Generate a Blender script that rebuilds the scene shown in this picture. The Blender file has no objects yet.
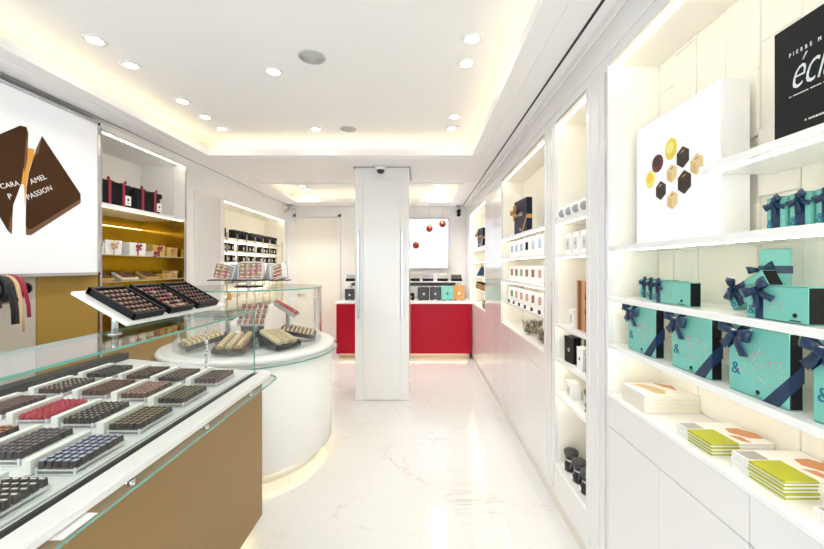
import bpy, bmesh, math, random
from mathutils import Vector, Matrix, Euler
random.seed(7)
PI = math.pi
F = 370.0; H = 1.55; CX = 421.0; CY = 267.0
sc = bpy.context.scene
C = sc.collection
# ------------------------------------------------------------ camera, world, exposure
cam_d = bpy.data.cameras.new('camera'); cam = bpy.data.objects.new('camera', cam_d); C.objects.link(cam)
cam.location = (0, 0, H); cam.rotation_euler = (PI/2, 0, 0)
cam_d.sensor_width = 36; cam_d.lens = 36*F/824
cam_d.shift_x = -(CX-412)/824; cam_d.shift_y = -(274.5-CY)/824
cam_d.clip_start = 0.02
sc.camera = cam
sc.view_settings.view_transform = 'Standard'; sc.view_settings.look = 'None'
sc.view_settings.exposure = 1.4; sc.view_settings.gamma = 1.0
sc.view_settings.use_curve_mapping = False
sc.cycles.max_bounces = 12; sc.cycles.diffuse_bounces = 7; sc.cycles.transparent_max_bounces = 24
sc.cycles.caustics_reflective = False; sc.cycles.caustics_refractive = False
sc.cycles.sample_clamp_indirect = 6
w = bpy.data.worlds.new('world'); sc.world = w; w.use_nodes = True
w.node_tree.nodes['Background'].inputs[0].default_value = (0.86, 0.92, 1.0, 1)
w.node_tree.nodes['Background'].inputs[1].default_value = 1.75
SPOT_W = 4.7; COVE = 1.8; STRIP = 7.0; LBOX = 0.12
pd = bpy.data.lights.new('street_window_portal', 'AREA'); pd.shape = 'RECTANGLE'; pd.size = 3.2; pd.size_y = 2.4
pd.cycles.is_portal = True
po = bpy.data.objects.new('street_window_portal', pd); C.objects.link(po)
po.location = (-.85, -2.25, 1.3); po.rotation_euler = (PI/2, 0, 0)

# ------------------------------------------------------------ materials
def mat(name, col, rough=.5, metal=0.0, emit=None, es=0.0, coat=0.0, spec=None):
    m = bpy.data.materials.new(name); m.use_nodes = True
    b = m.node_tree.nodes['Principled BSDF']
    b.inputs['Base Color'].default_value = (*col, 1); b.inputs['Roughness'].default_value = rough
    b.inputs['Metallic'].default_value = metal
    if spec is not None: b.inputs['Specular IOR Level'].default_value = spec
    if coat: b.inputs['Coat Weight'].default_value = coat; b.inputs['Coat Roughness'].default_value = .06
    if emit: b.inputs['Emission Color'].default_value = (*emit, 1); b.inputs['Emission Strength'].default_value = es
    return m
def noisy(m, scale, amt, rough_amt=0.0, stretch=(1, 1, 1)):
    nt = m.node_tree; b = nt.nodes['Principled BSDF']
    tc = nt.nodes.new('ShaderNodeTexCoord'); mp = nt.nodes.new('ShaderNodeMapping'); mp.inputs['Scale'].default_value = stretch
    n = nt.nodes.new('ShaderNodeTexNoise'); n.inputs['Scale'].default_value = scale; n.inputs['Detail'].default_value = 4
    nt.links.new(tc.outputs['Object'], mp.inputs[0]); nt.links.new(mp.outputs[0], n.inputs['Vector'])
    c = b.inputs['Base Color'].default_value[:]
    r = nt.nodes.new('ShaderNodeMix'); r.data_type = 'RGBA'
    r.inputs['A'].default_value = tuple(max(0, x*(1-amt)) for x in c[:3]) + (1,)
    r.inputs['B'].default_value = tuple(min(1, x*(1+amt)) for x in c[:3]) + (1,)
    nt.links.new(n.outputs['Fac'], r.inputs['Factor']); nt.links.new(r.outputs['Result'], b.inputs['Base Color'])
    if rough_amt:
        mr = nt.nodes.new('ShaderNodeMapRange'); r0 = b.inputs['Roughness'].default_value
        mr.inputs['To Min'].default_value = r0-rough_amt; mr.inputs['To Max'].default_value = r0+rough_amt
        nt.links.new(n.outputs['Fac'], mr.inputs['Value']); nt.links.new(mr.outputs[0], b.inputs['Roughness'])
    return m
def thin_glass(name, tint=(.97, .995, .985), ior=1.5):
    m = bpy.data.materials.new(name); m.use_nodes = True; nt = m.node_tree
    nt.nodes.clear(); out = nt.nodes.new('ShaderNodeOutputMaterial'); mix = nt.nodes.new('ShaderNodeMixShader')
    tr = nt.nodes.new('ShaderNodeBsdfTransparent'); tr.inputs[0].default_value = (*tint, 1)
    gl = nt.nodes.new('ShaderNodeBsdfGlossy'); gl.inputs['Roughness'].default_value = 0.0
    lw = nt.nodes.new('ShaderNodeLayerWeight'); pw = nt.nodes.new('ShaderNodeMath'); pw.operation = 'POWER'; pw.inputs[1].default_value = 5
    fr = nt.nodes.new('ShaderNodeMath'); fr.operation = 'MULTIPLY_ADD'; r0 = ((ior-1)/(ior+1))**2; fr.inputs[1].default_value = 1-r0; fr.inputs[2].default_value = r0
    nt.links.new(lw.outputs['Facing'], pw.inputs[0]); nt.links.new(pw.outputs[0], fr.inputs[0])
    nt.links.new(fr.outputs[0], mix.inputs[0]); nt.links.new(tr.outputs[0], mix.inputs[1]); nt.links.new(gl.outputs[0], mix.inputs[2])
    nt.links.new(mix.outputs[0], out.inputs[0]); return m
def marble():
    m = mat('white marble', (.9, .89, .87), .1); nt = m.node_tree; b = nt.nodes['Principled BSDF']
    tc = nt.nodes.new('ShaderNodeTexCoord')
    n = nt.nodes.new('ShaderNodeTexNoise'); n.inputs['Scale'].default_value = 1.1; n.inputs['Detail'].default_value = 9
    n.inputs['Distortion'].default_value = 1.4; n.inputs['Roughness'].default_value = .55
    nt.links.new(tc.outputs['Object'], n.inputs['Vector'])
    r = nt.nodes.new('ShaderNodeValToRGB'); e = r.color_ramp.elements
    e[0].position = .488; e[0].color = (.80, .795, .785, 1); e[1].position = .512; e[1].color = (.80, .795, .785, 1)
    x = e.new(.5); x.color = (.60, .575, .53, 1)
    nt.links.new(n.outputs['Fac'], r.inputs[0])
    n2 = nt.nodes.new('ShaderNodeTexNoise'); n2.inputs['Scale'].default_value = 2.3; n2.inputs['Detail'].default_value = 5
    nt.links.new(tc.outputs['Object'], n2.inputs['Vector'])
    r2 = nt.nodes.new('ShaderNodeValToRGB'); r2.color_ramp.elements[0].position = .45; r2.color_ramp.elements[1].position = .7
    nt.links.new(n2.outputs['Fac'], r2.inputs[0])
    mx = nt.nodes.new('ShaderNodeMix'); mx.data_type = 'RGBA'; mx.inputs['A'].default_value = (.80, .795, .785, 1)
    nt.links.new(r2.outputs[0], mx.inputs['Factor']); nt.links.new(r.outputs[0], mx.inputs['B'])
    br = nt.nodes.new('ShaderNodeTexBrick'); br.offset = 0; br.inputs['Scale'].default_value = 1
    br.inputs['Brick Width'].default_value = .8; br.inputs['Row Height'].default_value = .8; br.inputs['Mortar Size'].default_value = .0012
    br.inputs['Color1'].default_value = br.inputs['Color2'].default_value = (1, 1, 1, 1); br.inputs['Mortar'].default_value = (.88, .87, .86, 1)
    nt.links.new(tc.outputs['Object'], br.inputs['Vector'])
    mu = nt.nodes.new('ShaderNodeMix'); mu.data_type = 'RGBA'; mu.blend_type = 'MULTIPLY'; mu.inputs['Factor'].default_value = 1
    nt.links.new(mx.outputs['Result'], mu.inputs['A']); nt.links.new(br.outputs['Color'], mu.inputs['B'])
    nt.links.new(mu.outputs['Result'], b.inputs['Base Color']); return m

M = {}
M['lacquer'] = mat('white lacquer', (.80, .785, .78), .16, coat=.3)
M['paint'] = mat('white wall paint', (.90, .89, .875), .6)
M['ceil'] = mat('white ceiling paint', (.91, .895, .885), .65)
M['cream'] = mat('cream panel', (.91, .875, .79), .5)
M['corian'] = mat('white solid surface', (.88, .88, .87), .22)
M['marble'] = marble()
M['stone'] = noisy(mat('pale stone plinth', (.72, .68, .61), .3), 6, .12)
M['gold'] = noisy(mat('satin gold laminate', (.31, .195, .075), .42, .35), 1.2, .06, .05, (1, 1, 1))
M['gold2'] = noisy(mat('ochre gold panel', (.40, .245, .045), .5, .2), 2, .06)
M['goldm'] = noisy(mat('gold mirror', (.50, .34, .05), .15, .9), 3, .1, .04)
M['beige'] = mat('beige panel', (.55, .50, .42), .5)
M['red'] = mat('crimson lacquer', (.46, .001, .022), .3, spec=.25)
M['chrome'] = mat('chrome', (.75, .76, .78), .12, 1.0)
M['steel'] = mat('brushed steel', (.55, .55, .56), .3, 1.0)
M['mirror'] = mat('mirror strip', (.5, .5, .52), .28, 1.0)
M['brass'] = mat('pale brass', (.62, .52, .36), .3, .9)
M['black'] = mat('black card', (.005, .005, .006), .5, spec=.3)
M['blackf'] = noisy(mat('black fabric', (.010, .010, .011), .8, spec=.2), 60, .3)
M['dark'] = mat('dark recess', (.010, .010, .012), .5)
M['dgrey'] = mat('dark grey', (.05, .05, .053), .4)
M['mgrey'] = mat('mid grey', (.35, .35, .36), .4)
M['lgrey'] = mat('light grey', (.6, .6, .61), .5)
M['grille'] = mat('speaker grille grey', (.50, .49, .48), .6)
M['white'] = mat('white card', (.88, .87, .86), .5)
M['whitep'] = mat('white paper', (.85, .84, .80), .6)
M['teal'] = noisy(mat('turquoise card', (.18, .53, .455), .38), 3, .05)
M['teal_d'] = mat('dark teal print', (.01, .16, .24), .5)
M['navy'] = mat('navy satin ribbon', (.006, .030, .085), .32)
M['navyb'] = mat('navy card', (.006, .010, .03), .4, spec=.3)
M['pink'] = mat('pink print', (.75, .30, .32), .5)
M['silver_p'] = mat('silver print', (.70, .73, .73), .4)
M['redr'] = mat('red satin ribbon', (.35, .008, .04), .35)
M['goldr'] = mat('gold satin ribbon', (.50, .25, .07), .35)
M['blackr'] = mat('black satin ribbon', (.008, .008, .01), .35)
M['beiger'] = mat('peach satin ribbon', (.72, .48, .28), .4)
M['pale_p'] = mat('pale mint print', (.34, .62, .56), .4)
M['lime'] = mat('lime print', (.42, .44, .012), .5)
M['orange_p'] = mat('orange food print', (.62, .25, .10), .5)
M['amber'] = mat('amber print', (.70, .32, .03), .5)
M['choc'] = noisy(mat('printed chocolate brown', (.058, .023, .006), .5, spec=.15), 2.5, .2)
M['choc_e'] = mat('printed milk chocolate edge', (.16, .07, .03), .45)
M['acrylic'] = thin_glass('clear acrylic', (.97, .975, .98), 1.45)
M['acr_e'] = mat('frosted acrylic edge', (.80, .81, .82), .15)
M['glass'] = thin_glass('clear glass')
M['glass_e'] = mat('green glass edge', (.16, .40, .34), .12)
M['led'] = mat('warm led strip', (1, .95, .85), .5, emit=(1, .89, .68), es=STRIP)
M['ledy'] = mat('yellow led strip', (1, .9, .6), .5, emit=(1, .80, .42), es=STRIP*.22)
M['cove'] = mat('cove led strip', (1, .9, .6), .5, emit=(1, .83, .46), es=COVE)
M['lightbox'] = mat('lit white acrylic', (.70, .70, .72), .3, emit=(.93, .95, 1), es=LBOX)
M['lightbox2'] = mat('lit cool acrylic', (.8, .85, .95), .3, emit=(.72, .81, 1), es=.30)
M['lamp'] = mat('lit lamp face', (1, 1, 1), .5, emit=(1, .97, .90), es=14)
M['copper'] = noisy(mat('copper glass ball', (.26, .05, .015), .2, .5), 30, .5)
M['kraft'] = mat('orange kraft', (.60, .30, .09), .5)
M['goldcard'] = mat('gold card', (.68, .46, .13), .4, .25)
M['ivory'] = mat('ivory card', (.86, .80, .66), .45)
def cm(name, col, rough=.4): return mat(name, col, rough)

# ------------------------------------------------------------ mesh helpers
def nb(): return bmesh.new()
def box(bm, x0, x1, y0, y1, z0, z1, bev=0.0, mi=0, seg=1):
    if x0 > x1: x0, x1 = x1, x0
    if y0 > y1: y0, y1 = y1, y0
    if z0 > z1: z0, z1 = z1, z0
    t = bmesh.new(); r = bmesh.ops.create_cube(t, size=1)
    for v in t.verts: v.co = Vector(((x0+x1)/2+v.co.x*(x1-x0), (y0+y1)/2+v.co.y*(y1-y0), (z0+z1)/2+v.co.z*(z1-z0)))
    if bev: bmesh.ops.bevel(t, geom=list(t.edges), offset=min(bev, .45*min(x1-x0, y1-y0, z1-z0)), segments=seg, affect='EDGES', profile=.5)
    for f in t.faces: f.material_index = mi
    merge(bm, t)
def merge(bm, t, mx=None):
    if mx is not None: bmesh.ops.transform(t, matrix=mx, verts=t.verts)
    me = bpy.data.meshes.new('tmp'); t.to_mesh(me); t.free(); bm.from_mesh(me); bpy.data.meshes.remove(me)
def cyl(bm, c, r, h, seg=24, axis='Z', r2=None, mi=0, smooth=True):
    """cylinder from base centre c along +axis"""
    t = bmesh.new(); bmesh.ops.create_cone(t, cap_ends=True, segments=seg, radius1=r, radius2=r if r2 is None else r2, depth=h)
    for v in t.verts: v.co.z += h/2
    for f in t.faces:
        f.material_index = mi
        if smooth and len(f.verts) == 4: f.smooth = True
    R = Matrix.Identity(4)
    if axis == 'X': R = Matrix.Rotation(PI/2, 4, 'Y')
    elif axis == 'Y': R = Matrix.Rotation(-PI/2, 4, 'X')
    merge(bm, t, Matrix.Translation(c) @ R)
def rod(bm, a, b, r, seg=10, mi=0):
    a = Vector(a); b = Vector(b); d = b-a
    t = bmesh.new(); bmesh.ops.create_cone(t, cap_ends=True, segments=seg, radius1=r, radius2=r, depth=d.length)
    for f in t.faces:
        f.material_index = mi
        if len(f.verts) == 4: f.smooth = True
    q = d.to_track_quat('Z', 'Y').to_matrix().to_4x4()
    merge(bm, t, Matrix.Translation((a+b)/2) @ q)
def lathe(bm, prof, seg=28, c=(0, 0, 0), mi=0, a0=0, a1=2*PI):
    """prof: list of (r,z)"""
    full = abs(a1-a0-2*PI) < 1e-6; n = seg if full else seg+1; rings = []
    for r, z in prof:
        if r < 1e-6: rings.append([bm.verts.new((c[0], c[1], c[2]+z))])
        else: rings.append([bm.verts.new((c[0]+r*math.cos(a0+(a1-a0)*k/seg), c[1]+r*math.sin(a0+(a1-a0)*k/seg), c[2]+z)) for k in range(n)])
    for i in range(len(rings)-1):
        A, B = rings[i], rings[i+1]
        for k in range(seg):
            k2 = (k+1) % n if full else k+1
            if len(A) == 1 and len(B) == 1: continue
            if len(A) == 1: vs = (A[0], B[k2], B[k])
            elif len(B) == 1: vs = (A[k], A[k2], B[0])
            else: vs = (A[k], A[k2], B[k2], B[k])
            f = bm.faces.new(vs); f.smooth = True; f.material_index = mi
def prism(bm, pts, z0, z1, mi=0, emi=None, bev=0):
    t = bmesh.new(); lo = [t.verts.new((x, y, z0)) for x, y in pts]; hi = [t.verts.new((x, y, z1)) for x, y in pts]
    n = len(pts); f = t.faces.new(hi); f.material_index = mi; f = t.faces.new(lo[::-1]); f.material_index = mi
    for k in range(n):
        f = t.faces.new((lo[k], lo[(k+1) % n], hi[(k+1) % n], hi[k])); f.material_index = mi if emi is None else emi
    bmesh.ops.recalc_face_normals(t, faces=t.faces)
    if bev: bmesh.ops.bevel(t, geom=[e for e in t.edges if abs(e.verts[0].co.z-e.verts[1].co.z) < 1e-6], offset=bev, segments=2, affect='EDGES')
    merge(bm, t)
def vprism(bm, pts, y0, y1, mi=0, emi=None):
    """outline in (x,z), thickness along y"""
    t = bmesh.new(); prism(t, pts, -y1, -y0, mi, emi)
    merge(bm, t, Matrix(((1, 0, 0, 0), (0, 0, -1, 0), (0, 1, 0, 0), (0, 0, 0, 1))))
def obj(name, bm, m, parent=None, world=False):
    if world and parent is not None:
        p = parent; off = Vector((0, 0, 0))
        while p is not None: off += p.location; p = p.parent
        bmesh.ops.translate(bm, vec=-off, verts=bm.verts)
    me = bpy.data.meshes.new(name); bm.to_mesh(me); bm.free()
    for x in (m if isinstance(m, (list, tuple)) else [m]): me.materials.append(M[x] if isinstance(x, str) else x)
    o = bpy.data.objects.new(name, me); C.objects.link(o)
    if parent is not None: o.parent = parent
    return o
def tag(o, label=None, cat=None, group=None, kind=None):
    if label: o['label'] = label
    if cat: o['category'] = cat
    if group: o['group'] = group
    if kind: o['kind'] = kind
    return o
def thing(name, label, cat, loc=(0, 0, 0), rotz=0, group=None, rot=None):
    o = bpy.data.objects.new(name, None); C.objects.link(o); o.empty_display_size = .05
    o.location = loc; o.rotation_euler = rot if rot else (0, 0, rotz)
    return tag(o, label, cat, group)
def struct(name, bm, m): return tag(obj(name, bm, m), kind='structure')
def dup(root, loc, rot=None, label=None, group=None):
    r = root.copy(); C.objects.link(r); r.location = loc
    if rot is not None: r.rotation_euler = rot if hasattr(rot, '__len__') else (0, 0, rot)
    if label: r['label'] = label
    if group: r['group'] = group
    for ch in list(root.children):
        c = ch.copy(); C.objects.link(c); c.parent = r
        for g in list(ch.children):
            d = g.copy(); C.objects.link(d); d.parent = c
    return r
def text(bm, s, size, x, z, y=0.0, th=.0006, mi=0, align='LEFT', shear=0.0, spacing=1.0, sx=1.0, thin=0.0):
    """text facing -y, baseline at (x,z)"""
    cu = bpy.data.curves.new('t', 'FONT'); cu.body = s; cu.size = size; cu.extrude = th; cu.align_x = align
    cu.shear = shear; cu.offset = -thin; cu.space_character = spacing; cu.resolution_u = 3
    o = bpy.data.objects.new('t', cu); C.objects.link(o); bpy.context.view_layer.update()
    me = bpy.data.meshes.new_from_object(o.evaluated_get(bpy.context.evaluated_depsgraph_get()))
    t = bmesh.new(); t.from_mesh(me)
    for f in t.faces: f.material_index = mi
    bpy.data.objects.remove(o); bpy.data.curves.remove(cu); bpy.data.meshes.remove(me)
    merge(bm, t, Matrix.Translation((x, y-th, z)) @ Matrix.Rotation(PI/2, 4, 'X') @ Matrix.Diagonal((sx, 1, 1, 1)))
def dotted(bm, s, size, x, z, y, step, mis, rnd):
    """lettering drawn as small dots along the glyph outlines"""
    t = bmesh.new(); text(t, s, size, x, z, 0)
    seen = []
    for v in t.verts:
        p = Vector((v.co.x, v.co.z))
        if all((p-q).length > step for q in seen): seen.append(p)
    t.free()
    for p in seen: dot(bm, p.x, p.y, y, .0010+.0008*rnd.random(), rnd.choice(mis), 6)
def dot(bm, x, z, y, r, mi=0, seg=8, th=.0008):
    t = bmesh.new(); bmesh.ops.create_cone(t, cap_ends=True, segments=seg, radius1=r, radius2=r, depth=th)
    for f in t.faces: f.material_index = mi
    merge(bm, t, Matrix.Translation((x, y-th/2, z)) @ Matrix.Rotation(PI/2, 4, 'X'))
def strip(bm, path, halfw, wdirs, th=.0008, mi=0):
    """ribbon: path points, half widths and width directions; a closed thin shell"""
    n = len(path); P = [Vector(p) for p in path]; rows = []
    for i in range(n):
        tg = (P[min(i+1, n-1)]-P[max(i-1, 0)]).normalized(); wd = Vector(wdirs[i] if isinstance(wdirs, list) else wdirs).normalized()
        nm = tg.cross(wd).normalized()*th; hw = halfw[i] if isinstance(halfw, list) else halfw
        rows.append([bm.verts.new(P[i]+wd*hw+nm), bm.verts.new(P[i]-wd*hw+nm), bm.verts.new(P[i]-wd*hw-nm), bm.verts.new(P[i]+wd*hw-nm)])
    for i in range(n-1):
        for k in range(4):
            f = bm.faces.new((rows[i][k], rows[i][(k+1) % 4], rows[i+1][(k+1) % 4], rows[i+1][k])); f.material_index = mi; f.smooth = k in (0, 2)
    bm.faces.new(rows[0][::-1]).material_index = mi; bm.faces.new(rows[-1]).material_index = mi
def bow(bm, x, z, y, s=.05, ang=0.0, mi=0):
    """ribbon bow facing -y, centred on (x,z) at surface y; s = loop length"""
    t = bmesh.new()
    for sg in (-1, 1):
        pts = [(0, -.12), (.35, -.42), (.75, -.5), (1, -.34), (1.0, -.2), (.7, -.1), (.35, -.08), (0, -.1)]
        hw = [.12, .22, .33, .37, .37, .33, .2, .1]
        tilt = [0, .08, .16, .2, .2, .16, .08, 0]
        strip(t, [(sg*p[0]*s, p[1]*s, ti*s) for p, ti in zip(pts, tilt)], [h*s for h in hw], (0, 0, 1), .0006*s/.05, mi)
        strip(t, [(0, -.1*s, 0), (sg*.25*s, -.25*s, -.35*s), (sg*.45*s, -.16*s, -.75*s), (sg*.75*s, -.1*s, -1.1*s)],
              [.1*s, .2*s, .24*s, .27*s], (1, 0, sg*.45), .0006*s/.05, mi)
    box(t, -.17*s, .17*s, -.5*s, -.06*s, -.19*s, .19*s, .08*s, mi, 2)
    merge(bm, t, Matrix.Translation((x, y, z)) @ Matrix.Rotation(-ang, 4, 'Y'))
def LW(px, py, X):
    """point on a plane x = X seen at that pixel -> (Y, Z)"""
    Y = F*X/(px-CX); return Y, H+(CY-py)*Y/F
# ============================================================ ROOM SHELL
XR = .863; XL = -2.576; YB = 7.14; YF = -2.25; ZC = 2.708; ZU = 2.88
bm = nb(); box(bm, -3.3, 1.3, YF-.1, YB+.1, -.1, 0); struct('floor', bm, 'marble')
cof = [(-2.185, .526, -1.9, 3.8), (-2.2, .55, 5.14, 6.5)]
bm = nb()                                                   # lower soffit ring with raised lips
for z0, z1 in ((ZC, ZC+.03),):
    box(bm, -3.3, cof[0][0], YF, YB, z0, z1); box(bm, cof[1][1], 1.3, YF, YB, z0, z1); box(bm, cof[0][1], cof[1][1], YF, 3.8, z0, z1)
    box(bm, cof[0][0], cof[0][1], YF, cof[0][2], z0, z1); box(bm, cof[0][0], cof[1][1], 3.8, 5.14, z0, z1)
    box(bm, cof[0][0], cof[1][1], 6.5, YB, z0, z1)
for x0, x1, y0, y1 in cof:
    box(bm, x0-.02, x0, y0, y1, ZC+.03, ZC+.055); box(bm, x1, x1+.02, y0, y1, ZC+.03, ZC+.055)
    box(bm, x0-.02, x1+.02, y0-.02, y0, ZC+.03, ZC+.055); box(bm, x0-.02, x1+.02, y1, y1+.02, ZC+.03, ZC+.055)
struct('ceiling', bm, 'ceil')
bm = nb(); box(bm, -3.3, 1.3, YF-.1, YB+.1, ZU, ZU+.1)
for x0, x1, y0, y1 in cof:
    a = .16
    box(bm, x0-a-.03, x0-a, y0-a, y1+a, ZC+.03, ZU); box(bm, x1+a, x1+a+.03, y0-a, y1+a, ZC+.03, ZU)
    box(bm, x0-a, x1+a, y0-a-.03, y0-a, ZC+.03, ZU); box(bm, x0-a, x1+a, y1+a, y1+a+.03, ZC+.03, ZU)
struct('ceiling', bm, 'ceil')
for i, (x0, x1, y0, y1) in enumerate(cof):                  # LED strips lying in the coves
    bm = nb(); b = .07
    box(bm, x0-b-.02, x0-b, y0, y1, ZC+.031, ZC+.043); box(bm, x1+b, x1+b+.02, y0, y1, ZC+.031, ZC+.043)
    box(bm, x0, x1, y1+b, y1+b+.02, ZC+.031, ZC+.043); box(bm, x0, x1, y0-b-.02, y0-b, ZC+.031, ZC+.043)
    tag(obj('cove_light_strip', bm, 'cove'), ['warm light strip hidden round the large ceiling recess over the counters', 'warm light strip hidden round the small ceiling recess behind the pillar'][i], 'light strip')
# walls
bm = nb(); box(bm, 1.122, 1.25, YF, YB, 0, ZU); struct('wall_right', bm, 'paint')
bm = nb(); box(bm, -3.2, .0+1.25, YB, YB+.1, 0, ZU)
struct('wall_back', bm, 'paint')
bm = nb(); box(bm, -2.7, XL, YF, 2.95, 0, ZC); box(bm, -2.7, XL, 4.045, 4.84, 0, ZC); box(bm, -2.7, XL, 6.985, YB, 0, ZC)
box(bm, -2.7, XL, 2.95, 4.045, 2.66, ZC); box(bm, -2.7, XL, 4.84, 6.985, 2.425, ZC); box(bm, -2.7, XL, 4.84, 6.985, 0, .9)
box(bm, -3.25, -3.15, YF, YB, 0, ZU)
struct('wall_left', bm, 'paint')
bm = nb(); box(bm, -3.2, -2.45, YF-.08, YF, 0, ZU); box(bm, .75, 1.25, YF-.08, YF, 0, ZU); box(bm, -2.45, .75, YF-.08, YF, 2.5, ZU); box(bm, -2.45, .75, YF-.08, YF, 0, .08)
struct('wall_front', bm, 'paint')
bm = nb(); box(bm, -2.45, .75, YF-.05, YF-.04, .08, 2.5); w1 = tag(obj('window_1', bm, 'glass'), kind='structure')
bm = nb()
for x in (-2.45, -.88, .71): box(bm, x, x+.04, YF-.07, YF-.02, .08, 2.5)
box(bm, -2.45, .75, YF-.07, YF-.02, .08, .12); box(bm, -2.45, .75, YF-.07, YF-.02, 2.46, 2.5)
obj('window_frame', bm, 'steel', w1)
# ceiling details: slots along the walls
bm = nb(); box(bm, .784, .797, YF, 7.1, ZC-.004, ZC-.0005); struct('trim_1', bm, 'dark')
bm = nb(); box(bm, -2.50, -2.487, YF, 7.1, ZC-.004, ZC-.0005); struct('trim_2', bm, 'mgrey')
bm = nb(); box(bm, -2.45, .78, 7.055, 7.07, ZC-.004, ZC-.0005); struct('trim_3', bm, 'mgrey')
bm = nb()
for x0, x1, y0, y1 in cof:                                  # small stepped moulding round the recesses
    for g, t in ((.0, .012), (.12, .006)):
        box(bm, x0-g-.03, x0-g, y0-g-.03, y1+g+.03, ZC-t, ZC); box(bm, x1+g, x1+g+.03, y0-g-.03, y1+g+.03, ZC-t, ZC)
        box(bm, x0-g, x1+g, y0-g-.03, y0-g, ZC-t, ZC); box(bm, x0-g, x1+g, y1+g, y1+g+.03, ZC-t, ZC)
struct('trim_4', bm, 'ceil')

# ---- right joinery: face frame between and above the niches
Zt = 2.47
NI = {'D': (.30, 1.707, .973, Zt+.01), 'C': (1.935, 2.383, .295, Zt), 'B': (2.596, 3.99, .965, Zt), 'A': (4.99, 6.55, .955, Zt)}
bm = nb(); f0, f1 = XR, XR+.022
box(bm, f0, 1.115, YF, YB, Zt+.01, ZC)
for y0, y1 in ((1.707, 1.935), (2.383, 2.596), (6.55, YB)): box(bm, f0, f1, y0, y1, .085, Zt+.01)
box(bm, f0, f1, YF, .30, .085, Zt+.01); box(bm, f0, f1, 1.935, 2.383, .085, .274)
for y0, y1 in ((1.735, 1.76), (1.79, 1.797), (1.885, 1.91), (2.405, 2.425), (2.545, 2.57)):
    box(bm, f0-.006, f0, y0, y1, .12, Zt-.01, .002)
box(bm, f0-.008, f0, YF, YB, 2.53, 2.55, .003); box(bm, f0-.014, f0, YF, YB, ZC-.05, ZC-.001, .004)
struct('wall_right', bm, 'lacquer')
bm = nb(); box(bm, f0-.003, f0+.001, 1.722, 1.730, .1, 2.46); box(bm, f0-.003, f0+.001, 2.43, 2.44, .1, 2.46)
struct('trim_5', bm, 'chrome')
bm = nb(); box(bm, XR+.012, 1.115, YF, YB, 0, .085); struct('baseboard_right', bm, 'stone')
bm = nb(); box(bm, XL, XL+.012, YF, 2.2, 0, .08); box(bm, XL, XL+.012, 4.05, YB, 0, .08); struct('baseboard_left', bm, 'corian')
bm = nb(); box(bm, XL+.02, -1.45, YB-.012, YB, 0, .08); struct('baseboard_back', bm, 'corian')

def niche(key, label, shelves, mt='cream', skip=None, back=True):
    y0, y1, z0, z1 = NI[key]; xb = 1.105
    t = thing('display_niche', label, 'built-in shelving', (XR, (y0+y1)/2, z0))
    bm = nb(); box(bm, xb, xb+.012, y0, y1, z0, z1)
    if key == 'D':
        rnd = random.Random(3); ys = [.3, .47, .62, .80, .93, 1.07, 1.2, 1.33, 1.47, 1.60, 1.70]
        for i in range(len(ys)-1):
            z = z0+.005
            while z < z1-.02:
                h = rnd.choice((.22, .34, .46, .28)); e = min(z1-.005, z+h)
                box(bm, xb-rnd.choice((.003, .006, .010, .014)), xb, ys[i]+.001, ys[i+1]-.001, z, e-.002, .001); z = e
    obj('back_panel', bm, mt, t, True)
    for a, b in ((y0, y0+.004), (y1-.004, y1)):
        bm = nb(); box(bm, f1, xb, a, b, z0, z1); obj('side_panel', bm, mt, t, True)
    bm = nb(); box(bm, f0+.004, xb, y0, y1, z1-.006, z1); obj('top_panel', bm, mt, t, True)
    bm = nb(); box(bm, f0+.034, f0+.040, y0+.01, y1-.01, z1-.010, z1-.006); obj('led_strip', bm, 'led', t, True)
    bm = nb(); box(bm, f0-.004, xb, y0+.001, y1-.001, z0-.02, z0, .002); obj('niche_floor', bm, 'corian', t, True)
    for z in shelves:
        ya, yb = y0+.004, y1-.004
        if skip and z in skip: yb = skip[z]
        bm = nb(); box(bm, f0, xb, ya, yb, z-.022, z, .0015); s = obj('shelf', bm, 'corian', t, True)
        bm = nb(); q = .032 if key == 'D' else .014; box(bm, f0+q, f0+q+.006, ya+.01, yb-.01, z-.025, z-.022); obj('led_strip', bm, 'led', s, True)
    return t
SH = (1.20, 1.415, 1.645, 1.848)
niche('D', 'lit shelving niche holding the turquoise boxes and thin books', (1.20, 1.415, 1.645, 1.860), skip={1.860: 1.151})
niche('C', 'tall narrow lit niche reaching nearly to the floor, between two white pilasters', (.75, .97, 1.19, 1.63, 1.84))
niche('B', 'wide lit niche with three rows of slim packets above two glass bowls', SH)
niche('A', 'lit shelving niche farthest along the aisle, next to the red counter', SH)

def base_unit(y0, y1, ztop, label, drawer=True, split=.821):
    t = thing('base_cabinet', label, 'cabinet', (XR, (y0+y1)/2, .085))
    bm = nb(); box(bm, XR+.02, 1.10, y0+.001, y1-.001, .086, ztop-.021); obj('body', bm, 'lacquer', t, True)
    g = .0015
    if drawer:
        bm = nb(); box(bm, XR, XR+.019, y0+g, y1-g, split+g, ztop-.022, .001); obj('drawer_front', bm, 'lacquer', t, True)
        bm = nb(); box(bm, XR, XR+.019, y0+g, y1-g, .087, split-g, .001); obj('door', bm, 'lacquer', t, True)
    else:
        bm = nb(); box(bm, XR, XR+.019, y0+g, y1-g, .087, ztop-.022, .001); obj('door', bm, 'lacquer', t, True)
    return t
base_unit(1.343, 1.707, .973, 'white cabinet under the cream booklet stack')
base_unit(.973, 1.343, .973, 'white cabinet under the middle lime and white book stack')
base_unit(.62, .973, .973, 'white cabinet under the third book stack along the shelf')
base_unit(.30, .62, .973, 'white cabinet closest to the camera, under the last book stack')
base_unit(2.596, 3.06, .965, 'white cabinet below the near glass bowl of wrapped sweets')
base_unit(3.06, 3.53, .965, 'white cabinet below the far glass bowl of wrapped sweets')
base_unit(3.53, 3.99, .965, 'white cabinet beside the tall glossy door, under the packet shelves')
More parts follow.
